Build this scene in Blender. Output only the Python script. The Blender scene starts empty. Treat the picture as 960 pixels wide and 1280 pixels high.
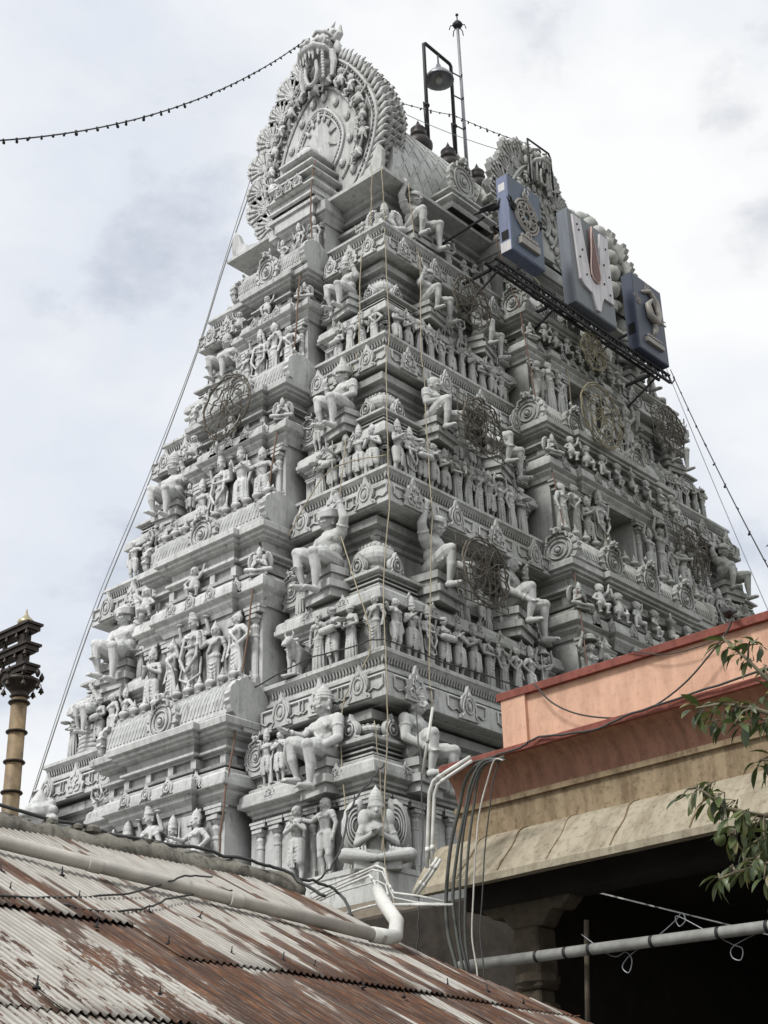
import bpy, bmesh, math, random
import numpy as np
from mathutils import Vector, Matrix
random.seed(7)
rnd = random.Random(11)
sc = bpy.context.scene
COL = sc.collection
PI = math.pi

# ------------------------------------------------------------------ camera
R_ = Vector((0.67256317, -0.73958972, -0.02580363))
U_ = Vector((-0.31141608, -0.31447956, 0.89672885))
D_ = Vector((0.67132615, 0.59507113, 0.44182751))
CAM = Vector((-26.2685, -20.6303, 0.0))
FPX = 1895.12
cd = bpy.data.cameras.new("camera")
cam = bpy.data.objects.new("camera", cd)
COL.objects.link(cam)
M = Matrix((R_, U_, -D_)).transposed().to_4x4()
M.translation = CAM
cam.matrix_world = M
cd.sensor_fit = 'VERTICAL'
cd.sensor_height = 24
cd.lens = FPX / 1280 * 24
cd.clip_start = 0.1
cd.clip_end = 3000
sc.camera = cam
sc.view_settings.view_transform = 'Standard'
sc.view_settings.look = 'None'
sc.view_settings.exposure = 0

def ray(px, py):
    return (D_ + R_ * ((px - 480) / FPX) - U_ * ((py - 640) / FPX)).normalized()
def at(px, py, ax, val):
    v = ray(px, py); i = 'xyz'.index(ax)
    return CAM + v * ((val - CAM[i]) / v[i])
def far(px, py, t):
    return CAM + ray(px, py) * t

# ------------------------------------------------------------------ materials
def new_mat(name):
    m = bpy.data.materials.new(name); m.use_nodes = True
    nt = m.node_tree; nt.nodes.clear()
    out = nt.nodes.new('ShaderNodeOutputMaterial')
    b = nt.nodes.new('ShaderNodeBsdfPrincipled')
    nt.links.new(b.outputs[0], out.inputs[0])
    return m, nt, b
def N(nt, t, **k):
    n = nt.nodes.new(t)
    for a, v in k.items(): setattr(n, a, v)
    return n
def geo_pos(nt, scale=(1, 1, 1)):
    g = N(nt, 'ShaderNodeNewGeometry')
    mp = N(nt, 'ShaderNodeMapping'); mp.inputs['Scale'].default_value = scale
    nt.links.new(g.outputs['Position'], mp.inputs[0])
    return mp.outputs[0]
def noise(nt, vec, scale, detail=6, rough=.6):
    n = N(nt, 'ShaderNodeTexNoise'); n.inputs['Scale'].default_value = scale
    n.inputs['Detail'].default_value = detail; n.inputs['Roughness'].default_value = rough
    nt.links.new(vec, n.inputs['Vector']); return n.outputs['Fac']
def ramp(nt, fac, stops):
    r = N(nt, 'ShaderNodeValToRGB'); e = r.color_ramp.elements
    while len(e) < len(stops): e.new(.5)
    for i, (p, c) in enumerate(stops):
        e[i].position = p; e[i].color = (c + (1,)) if isinstance(c, tuple) else (c, c, c, 1)
    nt.links.new(fac, r.inputs[0]); return r.outputs[0]
def mix(nt, fac, a, b, mode='MIX'):
    m = N(nt, 'ShaderNodeMix', data_type='RGBA', blend_type=mode)
    for s, i in ((fac, 0), (a, 6), (b, 7)):
        if isinstance(s, (int, float)): m.inputs[i].default_value = s
        elif isinstance(s, tuple): m.inputs[i].default_value = s + (1,)
        else: nt.links.new(s, m.inputs[i])
    return m.outputs[2]
def math_(nt, op, a, b=0.0, clamp=False):
    m = N(nt, 'ShaderNodeMath', operation=op, use_clamp=clamp)
    for s, i in ((a, 0), (b, 1)):
        if isinstance(s, (int, float)): m.inputs[i].default_value = s
        else: nt.links.new(s, m.inputs[i])
    return m.outputs[0]
def bump(nt, b, h, strength=.4, dist=.02):
    n = N(nt, 'ShaderNodeBump'); n.inputs['Strength'].default_value = strength
    n.inputs['Distance'].default_value = dist
    nt.links.new(h, n.inputs['Height']); nt.links.new(n.outputs[0], b.inputs['Normal'])

def stone_mat(name, base, dirt, amount=.55, rough=.85, moss_shade=True, bmp=.35):
    m, nt, b = new_mat(name)
    p = geo_pos(nt); ps = geo_pos(nt, (3.2, 3.2, .35))
    n1 = noise(nt, p, 1.3); n2 = noise(nt, p, 14, 8, .7); st = noise(nt, ps, 2.2, 7, .65)
    c = mix(nt, ramp(nt, n1, [(.3, .0), (.7, .5)]), base, tuple(x * .86 for x in base))
    d = ramp(nt, st, [(.46, 0.0), (.60, .55), (.72, 1.0)])
    d2 = ramp(nt, n2, [(.5, 0.0), (.62, .35), (.72, 1.0)])
    dd = math_(nt, 'MULTIPLY', math_(nt, 'ADD', d, d2), amount * .5, True)
    c = mix(nt, dd, c, dirt)
    pm = geo_pos(nt, (5.5, 5.5, .9)); pk = noise(nt, pm, 1.4, 9, .75)
    c = mix(nt, math_(nt, 'MULTIPLY', ramp(nt, pk, [(.575, 0.0), (.66, 1.0)]), .60), c, tuple(x * .30 for x in dirt))
    c = mix(nt, math_(nt, 'MULTIPLY', ramp(nt, noise(nt, p, 3.1, 4, .4), [(.60, 0.0), (.63, 1.0)]), .35), c, tuple(min(1, x * 1.22) for x in base))
    oi = N(nt, 'ShaderNodeObjectInfo')
    c = mix(nt, 1.0, c, ramp(nt, oi.outputs['Random'], [(0, .84), (1, 1.0)]), 'MULTIPLY')
    # grime and occlusion shade painted into the recesses of the carving
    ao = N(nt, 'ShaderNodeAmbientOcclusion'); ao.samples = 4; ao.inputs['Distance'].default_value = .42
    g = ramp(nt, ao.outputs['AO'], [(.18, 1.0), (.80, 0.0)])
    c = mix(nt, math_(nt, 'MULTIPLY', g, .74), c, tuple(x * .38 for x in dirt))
    if moss_shade:  # algae tint that also paints the shaded long face darker
        ge = N(nt, 'ShaderNodeNewGeometry'); sx = N(nt, 'ShaderNodeSeparateXYZ')
        nt.links.new(ge.outputs['Position'], sx.inputs[0])
        fy = N(nt, 'ShaderNodeMapRange'); fy.inputs[1].default_value = -2.2; fy.inputs[2].default_value = 1.6
        nt.links.new(math_(nt, 'SUBTRACT', math_(nt, 'MULTIPLY', sx.outputs[0], .35), math_(nt, 'MULTIPLY', sx.outputs[1], .55)), fy.inputs[0])
        mo = math_(nt, 'MULTIPLY', ramp(nt, noise(nt, p, .9, 5), [(.32, .25), (.68, 1.0)]), fy.outputs[0])
        c = mix(nt, math_(nt, 'MULTIPLY', mo, .72), c, (.15, .155, .115))
    nt.links.new(c, b.inputs['Base Color'])
    b.inputs['Roughness'].default_value = rough
    b.inputs['Specular IOR Level'].default_value = .25
    bump(nt, b, noise(nt, p, 38, 8, .7), bmp, .012)
    return m
def plain(name, col, rough=.6, metal=0, var=.25, scale=9, bmp=.15):
    m, nt, b = new_mat(name)
    p = geo_pos(nt)
    c = mix(nt, ramp(nt, noise(nt, p, scale, 7, .65), [(.3, 0.0), (.7, 1.0)]), tuple(x * (1 - var) for x in col), tuple(min(1, x * (1 + var * .4)) for x in col))
    nt.links.new(c, b.inputs['Base Color'])
    b.inputs['Roughness'].default_value = rough; b.inputs['Metallic'].default_value = metal
    if bmp: bump(nt, b, noise(nt, p, scale * 5, 6, .7), bmp, .006)
    return m
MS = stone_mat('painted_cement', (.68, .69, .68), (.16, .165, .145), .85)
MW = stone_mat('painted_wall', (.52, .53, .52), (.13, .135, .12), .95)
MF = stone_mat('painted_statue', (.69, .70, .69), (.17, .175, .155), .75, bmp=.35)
MG = stone_mat('old_granite', (.20, .17, .13), (.06, .05, .04), .8, moss_shade=False, bmp=.9)
MC = stone_mat('weathered_coping', (.25, .24, .20), (.045, .042, .034), 1.6, moss_shade=False, bmp=1.0)
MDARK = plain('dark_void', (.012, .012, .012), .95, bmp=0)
MIRON = plain('black_iron', (.03, .03, .032), .6, .4)
MPOT = plain('blackened_copper', (.045, .04, .038), .5, .5)
MSTEEL = plain('galvanised_steel', (.30, .31, .33), .45, .7)
MROPE = plain('jute_rope', (.36, .31, .22), .9)
MROPED = plain('dark_rope', (.17, .105, .075), .9)
MCABLE = plain('black_cable', (.05, .052, .05), .7)
MWIRE = plain('rusty_lamp_wire', (.13, .115, .09), .8, var=.5, scale=20)
MWIREY = plain('dusty_rope_light', (.26, .23, .15), .7, var=.5, scale=20)
MPVC = plain('grey_pvc', (.50, .475, .42), .5, var=.3, scale=4)
MPVCW = plain('white_pvc', (.62, .62, .58), .5, var=.3, scale=5)

# ------------------------------------------------------------------ mesh builder
class MB:
    def __init__(s): s.v = []; s.f = []
    def add(s, V, F):
        o = len(s.v); s.v += [tuple(v) for v in V]; s.f += [tuple(i + o for i in f) for f in F]; return s
    def merge(s, other, mat=None):
        V = other.v if mat is None else [tuple(mat @ Vector(v)) for v in other.v]
        return s.add(V, other.f)
    def box(s, x0, x1, y0, y1, z0, z1):
        V = [(x0, y0, z0), (x1, y0, z0), (x1, y1, z0), (x0, y1, z0), (x0, y0, z1), (x1, y0, z1), (x1, y1, z1), (x0, y1, z1)]
        return s.add(V, [(0, 3, 2, 1), (4, 5, 6, 7), (0, 1, 5, 4), (1, 2, 6, 5), (2, 3, 7, 6), (3, 0, 4, 7)])
    def rings(s, rs, cap0=False, cap1=False, closed=True):
        n = len(rs[0]); V = [p for r in rs for p in r]; F = []
        m = n if closed else n - 1
        for i in range(len(rs) - 1):
            for j in range(m):
                k = (j + 1) % n
                F.append((i * n + j, i * n + k, (i + 1) * n + k, (i + 1) * n + j))
        if cap0: F.append(tuple(reversed(range(n))))
        if cap1: F.append(tuple((len(rs) - 1) * n + j for j in range(n)))
        return s.add(V, F)
    def tube(s, pts, r, n=8, caps=True):
        pts = [Vector(p) for p in pts]; rs = []
        rr = r if isinstance(r, (list, tuple)) else [r] * len(pts)
        up = None
        for i, p in enumerate(pts):
            t = (pts[min(i + 1, len(pts) - 1)] - pts[max(i - 1, 0)]).normalized()
            if up is None:
                up = t.orthogonal().normalized()
            a = (up - t * up.dot(t)).normalized(); up = a; b = t.cross(a)
            rs.append([tuple(p + (a * math.cos(2 * PI * k / n) + b * math.sin(2 * PI * k / n)) * rr[i]) for k in range(n)])
        return s.rings(rs, caps, caps)
    def lathe(s, prof, c=(0, 0, 0), n=16, sx=1, sy=1):
        rs = [[(c[0] + r * sx * math.cos(2 * PI * k / n), c[1] + r * sy * math.sin(2 * PI * k / n), c[2] + z) for k in range(n)] for r, z in prof]
        return s.rings(rs, True, True)
    def cap(s, a, b, ra, rb, n=10, fl=1.0):
        """tapered capsule; fl flattens in y"""
        a = Vector(a); b = Vector(b); t = b - a; L = t.length
        if L < 1e-5: return s.ell(a, (ra, ra * fl, ra))
        t /= L; u = t.orthogonal().normalized(); w = t.cross(u)
        st = []
        for k in (-80, -50, -20): q = math.radians(k); st.append((a + t * ra * math.sin(q), ra * math.cos(q)))
        st.append((a, ra)); st.append((b, rb))
        for k in (20, 50, 80): q = math.radians(k); st.append((b + t * rb * math.sin(q), rb * math.cos(q)))
        rs = []
        for c, r in st:
            ring = []
            for k in range(n):
                d = (u * math.cos(2 * PI * k / n) + w * math.sin(2 * PI * k / n)) * r
                d.y *= fl; ring.append(tuple(c + d))
            rs.append(ring)
        return s.rings(rs, True, True)
    def ell(s, c, r, n=12, m=8, rot=None):
        rs = []
        for i in range(m):
            ph = -PI / 2 + PI * (i + .5) / m
            ring = []
            for k in range(n):
                d = Vector((r[0] * math.cos(ph) * math.cos(2 * PI * k / n), r[1] * math.cos(ph) * math.sin(2 * PI * k / n), r[2] * math.sin(ph)))
                if rot is not None: d = rot @ d
                ring.append(tuple(Vector(c) + d))
            rs.append(ring)
        return s.rings(rs, True, True)
    def prism(s, pts, d):
        """closed polygon of 3d pts extruded by vector d"""
        d = Vector(d); P = [Vector(p) for p in pts]; n = len(P)
        return s.add([tuple(p) for p in P] + [tuple(p + d) for p in P],
                     [tuple(range(n)), tuple(reversed(range(n, 2 * n)))] + [((i + 1) % n, i, n + i, n + (i + 1) % n) for i in range(n)])
    def mesh(s, name, smooth=False):
        me = bpy.data.meshes.new(name); me.from_pydata(s.v, [], s.f); me.update()
        bm = bmesh.new(); bm.from_mesh(me); bmesh.ops.recalc_face_normals(bm, faces=bm.faces); bm.to_mesh(me); bm.free()
        if smooth: me.shade_smooth() if hasattr(me, 'shade_smooth') else me.polygons.foreach_set('use_smooth', [True] * len(me.polygons))
        return me
    def build(s, name, mat, parent=None, smooth=False, loc=None, rz=0, bevel=0):
        me = s.mesh(name, smooth); me.materials.append(mat)
        o = bpy.data.objects.new(name, me); COL.objects.link(o)
        if parent: o.parent = parent
        if loc is not None: o.location = loc
        o.rotation_euler.z = rz
        if smooth == 'auto' or bevel:
            pass
        if bevel:
            md = o.modifiers.new('b', 'BEVEL'); md.width = bevel; md.segments = 1; md.limit_method = 'ANGLE'
        return o
def tag(o, label=None, cat=None, group=None, kind=None):
    if label: o['label'] = label
    if cat: o['category'] = cat
    if group: o['group'] = group
    if kind: o['kind'] = kind
    return o
def empty(name, loc=(0, 0, 0), rz=0, parent=None):
    o = bpy.data.objects.new(name, None); COL.objects.link(o); o.location = loc; o.rotation_euler.z = rz
    o.empty_display_size = .2
    if parent: o.parent = parent
    return o
def inst(name, me, parent=None, loc=(0, 0, 0), rot=(0, 0, 0), scale=(1, 1, 1)):
    o = bpy.data.objects.new(name, me); COL.objects.link(o)
    o.location = loc; o.rotation_euler = rot; o.scale = scale if isinstance(scale, tuple) else (scale,) * 3
    if parent: o.parent = parent
    return o
def auto_smooth(o, ang=35):
    me = o.data
    bm = bmesh.new(); bm.from_mesh(me)
    for f in bm.faces: f.smooth = True
    for e in bm.edges:
        e.smooth = not (len(e.link_faces) == 2 and e.calc_face_angle(0) > math.radians(ang))
    bm.to_mesh(me); bm.free(); return o

# ------------------------------------------------------------------ world, sun
w = bpy.data.worlds.new("World"); sc.world = w; w.use_nodes = True
nt = w.node_tree; nt.nodes.clear()
out = N(nt, 'ShaderNodeOutputWorld')
SUN_EL, SUN_AZ = math.radians(50), math.radians(178)     # direction the light comes from (x axis = 0)
sky = N(nt, 'ShaderNodeTexSky', sky_type='NISHITA'); sky.sun_disc = False
sky.sun_elevation = SUN_EL; sky.sun_rotation = math.radians(90) - SUN_AZ
sky.dust_density = 2.0
bg1 = N(nt, 'ShaderNodeBackground'); bg1.inputs[1].default_value = .13
nt.links.new(sky.outputs[0], bg1.inputs[0])
tc = N(nt, 'ShaderNodeTexCoord')
mp = N(nt, 'ShaderNodeMapping'); mp.inputs['Scale'].default_value = (1, 1, 1.7); mp.inputs['Location'].default_value = (.35, .1, .2)
nt.links.new(tc.outputs['Generated'], mp.inputs[0])
n1 = noise(nt, mp.outputs[0], 4.2, 10, .58)
n2 = noise(nt, mp.outputs[0], 7.5, 8, .55)
cl = math_(nt, 'ADD', math_(nt, 'MULTIPLY', n1, .72), math_(nt, 'MULTIPLY', n2, .28))
cover = ramp(nt, cl, [(.34, .50), (.40, .72), (.46, .95), (.53, 1.0)])
n3 = noise(nt, mp.outputs[0], 2.0, 7, .5)
ccol = ramp(nt, n3, [(.36, (.76, .80, .87)), (.44, (.86, .885, .92)), (.51, (.95, .955, .96))])
bg2 = N(nt, 'ShaderNodeBackground'); bg2.inputs[1].default_value = 1.04
nt.links.new(ccol, bg2.inputs[0])
ms = N(nt, 'ShaderNodeMixShader')
nt.links.new(cover, ms.inputs[0]); nt.links.new(bg1.outputs[0], ms.inputs[1]); nt.links.new(bg2.outputs[0], ms.inputs[2])
nt.links.new(ms.outputs[0], out.inputs[0])
ld = bpy.data.lights.new('sun', 'SUN'); ld.energy = 2.9; ld.angle = math.radians(12); ld.color = (1, .985, .955)
lo = bpy.data.objects.new('sun', ld); COL.objects.link(lo)
sd = Vector((math.cos(SUN_EL) * math.cos(SUN_AZ), math.cos(SUN_EL) * math.sin(SUN_AZ), math.sin(SUN_EL)))
lo.rotation_euler = (-sd).to_track_quat('-Z', 'Y').to_euler()
lo.location = (0, 0, 60)

# ------------------------------------------------------------------ ground
g = MB(); g.box(-900, 900, -900, 900, -2.2, -1.6)
mg, ntg, bg = new_mat('ground'); pp = geo_pos(ntg)
ntg.links.new(ramp(ntg, noise(ntg, pp, .8, 8), [(.3, (.10, .095, .085)), (.7, (.17, .16, .145))]), bg.inputs['Base Color']); bg.inputs['Roughness'].default_value = .9
tag(g.build('ground', mg), kind='structure')

# ================================================================== TOWER
LV = {1: (9.26, 5.24, 5.40), 2: (8.39, 4.69, 9.29), 3: (7.52, 4.15, 13.29), 4: (6.55, 3.40, 16.96), 5: (5.73, 2.73, 20.45)}
TV = {2: (8.58, 4.88, 8.32), 3: (7.75, 4.33, 12.40), 4: (6.88, 3.62, 16.04), 5: (6.12, 3.01, 19.52)}
EV = (5.64, 2.61, 22.20)
# bay half-widths (left/narrow face yb, long face xb) and wall planes, per storey
YB = {1: 1.65, 2: 1.62, 3: 1.32, 4: 1.0, 5: .72}
XB = {1: 3.0, 2: 2.65, 3: 2.35, 4: 1.75, 5: 1.45}
tower = empty('temple_tower', (0, 0, -1.6))
tag(tower, 'tall grey-white carved temple gateway tower rising in five stepped tiers of sculpture', 'temple tower')
def tb(mb, name, mat=None, parent=None, ang=None, smooth=False):
    """link as a part; vertices are in world coordinates"""
    o = mb.build(name, mat or MS, parent or tower, smooth)
    if parent is None: o.location = (0, 0, 1.6)
    if ang: auto_smooth(o, ang)
    return o

def moulding(mb, poly, prof, cap_top=True, cap_bot=False):
    n = len(poly); P = [Vector((x, y, 0)) for x, y in poly]; off = []
    for i in range(n):
        a, b, c = P[i - 1], P[i], P[(i + 1) % n]
        e1 = (b - a).normalized(); e2 = (c - b).normalized()
        off.append(Vector((e1.y, -e1.x, 0)) + Vector((e2.y, -e2.x, 0)))
    rs = [[tuple(P[i] + off[i] * d + Vector((0, 0, z))) for i in range(n)] for d, z in prof]
    mb.rings(rs, cap_bot, cap_top)
def full(Q):
    """quadrant path (-,-) from the narrow face centre to the long face centre, mirrored all round (ccw)"""
    a = Q
    b = [(-x, y) for x, y in reversed(Q)]
    c = [(-x, -y) for x, y in Q]
    d = [(x, -y) for x, y in reversed(Q)]
    out = []
    for p in a + b + c + d:
        if not out or (abs(out[-1][0] - p[0]) + abs(out[-1][1] - p[1])) > 1e-6: out.append(p)
    return out
def rect(x0, x1, y0, y1): return [(x0, y0), (x1, y0), (x1, y1), (x0, y1)]
def step_rect(sx, x0, x1, h, hs, proj):
    pass

def wall_prof(z0, z1, k=1.0):
    h = z1 - z0
    return [(.13 * k, z0 - .05), (.13 * k, z0 + .05), (.09 * k, z0 + .07), (.10 * k, z0 + .12), (.03 * k, z0 + .15), (.0, z0 + .18), (0, z1 - .30 * k),
            (.04 * k, z1 - .29 * k), (.04 * k, z1 - .23 * k), (.10 * k, z1 - .20 * k), (.10 * k, z1 - .14 * k), (.17 * k, z1 - .11 * k), (.17 * k, z1 - .05 * k)]
def kapota(z, s=1.0, b=0.0):
    """overhanging roll cornice: lip, flat face, ogee back, bead"""
    return [(b + .26 * s, z), (b + .27 * s, z + .015), (b + .27 * s, z + .09 * s), (b + .25 * s, z + .10 * s), (b + .24 * s, z + .20 * s), (b + .20 * s, z + .25 * s), (b + .13 * s, z + .28 * s),
            (b + .13 * s, z + .32 * s), (b + .10 * s, z + .34 * s), (b + .05 * s, z + .36 * s)]
def neck(z, b, n=3, st=.11, sh=.0):
    p = []
    for i in range(n):
        q = b - sh * i
        p += [(q - .07, z), (q - .07, z + st * .45), (q + .02, z + st * .55), (q + .02, z + st * .9)]
        z += st
    return p

# ---- small repeated meshes -------------------------------------------------
def kudu_mesh(w=.34, h=.46, t=.07, scal=0):
    """horseshoe plaque facing -Y, standing on z=0, with scrolls and a leaf tip"""
    mb = MB(); pts = []
    n = 20
    for i in range(n + 1):
        a = -PI * .72 + (PI * 1.44) * i / n
        r = 1.0 + (.06 * (i % 2) if scal else 0)
        x = w * .5 * math.sin(a) * r; z = h * .42 + h * .36 * math.cos(a) * r
        if abs(a) < .3: z += h * .24 * (1 - abs(a) / .3)
        pts.append((x, 0, z))
    pts = [(-w * .62, 0, 0), (-w * .60, 0, h * .1)] + pts + [(w * .60, 0, h * .1), (w * .62, 0, 0)]
    mb.prism(pts, (0, t, 0))
    rp = [(math.cos(q) * w * .25, -.012, h * .40 + math.sin(q) * h * .22) for q in [2 * PI * k / 16 for k in range(17)]]
    mb.tube(rp, w * .05, 5)
    mb.ell((0, -.01, h * .38), (w * .11, .03, h * .11), 8, 5)
    mb.ell((0, -.01, h * .72), (w * .09, .03, h * .08), 8, 5)
    for sx in (-1, 1):
        mb.tube([(sx * w * .50, -.01, h * .05), (sx * w * .38, -.015, h * .16), (sx * w * .44, -.01, h * .26), (sx * w * .36, -.01, h * .5), (sx * w * .2, -.01, h * .7)], w * .045, 5)
    m = mb.mesh('horseshoe_plaque'); m.materials.append(MS); return m
KUDU = kudu_mesh()
def kudu2_mesh(w=.36, h=.46, t=.06):
    mb = MB()
    pts = [(-.62, 0), (-.56, .16), (-.66, .30), (-.50, .40), (-.54, .55), (-.34, .62), (-.30, .74), (-.14, .80), (0, 1.06), (.14, .80), (.30, .74), (.34, .62), (.54, .55), (.50, .40), (.66, .30), (.56, .16), (.62, 0)]
    mb.prism([(x * w, 0, z * h) for x, z in pts], (0, t, 0))
    for sx in (-1, 1):
        mb.tube([(sx * w * .08, -.01, h * .1), (sx * w * .34, -.015, h * .12), (sx * w * .42, -.015, h * .26), (sx * w * .28, -.015, h * .34), (sx * w * .18, -.012, h * .26)], w * .045, 5)
        mb.tube([(sx * w * .06, -.01, h * .42), (sx * w * .26, -.015, h * .46), (sx * w * .24, -.015, h * .60), (sx * w * .12, -.01, h * .58)], w * .04, 5)
        mb.ell((sx * w * .09, -.015, h * .40), (w * .06, .025, h * .045), 7, 5)
    mb.ell((0, -.012, h * .30), (w * .12, .03, h * .12), 8, 5); mb.ell((0, -.01, h * .68), (w * .08, .025, h * .09), 8, 5)
    m = mb.mesh('leaf_plaque'); m.materials.append(MS); return m
KUDU2 = kudu2_mesh()
def pot_mesh():
    mb = MB(); mb.lathe([(.045, 0), (.075, .02), (.05, .05), (.05, .07), (.10, .11), (.115, .16), (.09, .21), (.045, .235), (.06, .255), (.045, .28), (.03, .31), (.035, .33), (.012, .38), (.004, .42)], n=12)
    m = mb.mesh('pot_finial', True); m.materials.append(MS); return m
POT = pot_mesh()
def pilaster_mesh(h=1.3, w=.17):
    mb = MB()
    mb.box(-w * .65, w * .65, -w * .5, w * .3, 0, .08); mb.box(-w * .58, w * .58, -w * .43, w * .3, .08, .13)
    n = 8
    prof = [(w * .5, .13), (w * .5, h * .12), (w * .42, h * .14), (w * .42, h * .60), (w * .5, h * .61), (w * .5, h * .635), (w * .40, h * .65), (w * .46, h * .69), (w * .56, h * .73), (w * .46, h * .765),
            (w * .36, h * .78), (w * .62, h * .815), (w * .66, h * .835)]
    mb.lathe(prof, n=12)
    mb.box(-w * .78, w * .78, -w * .78, w * .3, h * .835, h * .875)
    mb.box(-w * .5, w * .5, -w * .5, w * .3, h * .875, h * .91)
    mb.box(-w * 1.15, w * 1.15, -w * .62, w * .3, h * .91, h * .965); mb.box(-w * 1.3, w * 1.3, -w * .7, w * .3, h * .965, h)
    m = mb.mesh('pilaster'); m.materials.append(MS); return m
def baluster_mesh():
    mb = MB(); mb.lathe([(.04, 0), (.04, .03), (.025, .05), (.05, .11), (.045, .15), (.02, .2), (.035, .22), (.03, .25), (.045, .27), (.045, .30)], n=10)
    m = mb.mesh('baluster', True); m.materials.append(MS); return m
BAL = baluster_mesh()
def shell_plate(w, h, t, ribs=11):
    """big end plate of a barrel roof: round scalloped shell with scrolls, faces -Y, base centre at origin"""
    mb = MB(); pts = []; n = ribs * 3
    for i in range(n + 1):
        a = -PI * .80 + PI * 1.60 * i / n
        r = 1 + .045 * math.cos(a * ribs * 1.6)
        pts.append((w * .5 * math.sin(a) * r, 0, h * .46 + h * .46 * math.cos(a) * r))
    pts = [(-w * .30, 0, -.02)] + pts + [(w * .30, 0, -.02)]
    mb.prism(pts, (0, t, 0))
    for rr, th in ((.36, .022), (.24, .018), (.11, .02)):
        mb.tube([(w * rr * math.cos(q), -.012, h * .46 + h * rr * .95 * math.sin(q)) for q in [2 * PI * k / 20 for k in range(21)]], th, 5)
    for k in range(ribs):
        a = -PI * .72 + PI * 1.44 * k / (ribs - 1)
        mb.cap((w * .38 * math.sin(a), -.0, h * .46 + h * .36 * math.cos(a)), (w * .47 * math.sin(a), -.0, h * .46 + h * .44 * math.cos(a)), .018, .03, 6)
    mb.ell((0, -.02, h * .46), (w * .07, .05, h * .07), 10, 6)
    # mask with horns on top
    mb.ell((0, -.02, h * .98), (w * .13, .07, h * .09), 10, 6)
    for sx in (-1, 1):
        mb.ell((sx * w * .055, -.08, h * 1.0), (w * .035, .03, h * .035), 8, 5)
        mb.tube([(sx * w * .08, 0, h * 1.02), (sx * w * .16, 0, h * 1.08), (sx * w * .13, 0, h * 1.17)], [.035, .028, .008], 6)
        mb.tube([(sx * w * .10, -.03, h * .9), (sx * w * .24, -.03, h * .86), (sx * w * .26, -.03, h * .74), (sx * w * .19, -.03, h * .72)], [.03, .03, .025, .012], 6)
    mb.cap((0, -.03, h * .95), (0, -.09, h * .88), .04, .025, 7)
    m = mb.mesh('shell_plate'); m.materials.append(MS); return m
SHELL = shell_plate(.95, 1.0, .10)

def dome_mesh(s=1.0):
    """square bulbous dome of the corner shrines (unit half-size .42)"""
    mb = MB()
    prof = [(.30, 0), (.30, .10), (.36, .13), (.36, .17), (.40, .22), (.44, .30), (.445, .38), (.41, .46), (.33, .54), (.24, .60), (.20, .63), (.20, .66), (.14, .68), (.12, .71)]
    rs = []
    n = 24
    for r, z in prof:
        ring = []
        for k in range(n):
            a = 2 * PI * k / n + PI / 4
            c, s_ = math.cos(a), math.sin(a)
            q = (abs(c) ** 3.2 + abs(s_) ** 3.2) ** (-1 / 3.2)
            ring.append((r * c * q, r * s_ * q, z))
        rs.append(ring)
    mb.rings(rs, True, True)
    # lotus-petal band
    for k in range(20):
        a = 2 * PI * k / 20; c, s_ = math.cos(a), math.sin(a); q = (abs(c) ** 3.2 + abs(s_) ** 3.2) ** (-1 / 3.2)
        mb.ell((.30 * c * q, .30 * s_ * q, .56), (.045, .045, .05), 6, 4)
    m = mb.mesh('dome'); m.materials.append(MS); return m
DOME = dome_mesh()

def outline_front(sx, sy):
    pass

def side_tf(face, u, out, z):
    """face 'N' narrow(-x), 'L' long(-y), 'B' far narrow(+x), 'K' far long(+y); u = along, out = distance from centre"""
    if face == 'N': return (-out, u, z), -PI / 2
    if face == 'L': return (u, -out, z), 0
    if face == 'B': return (out, u, z), PI / 2
    return (u, out, z), PI

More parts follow.
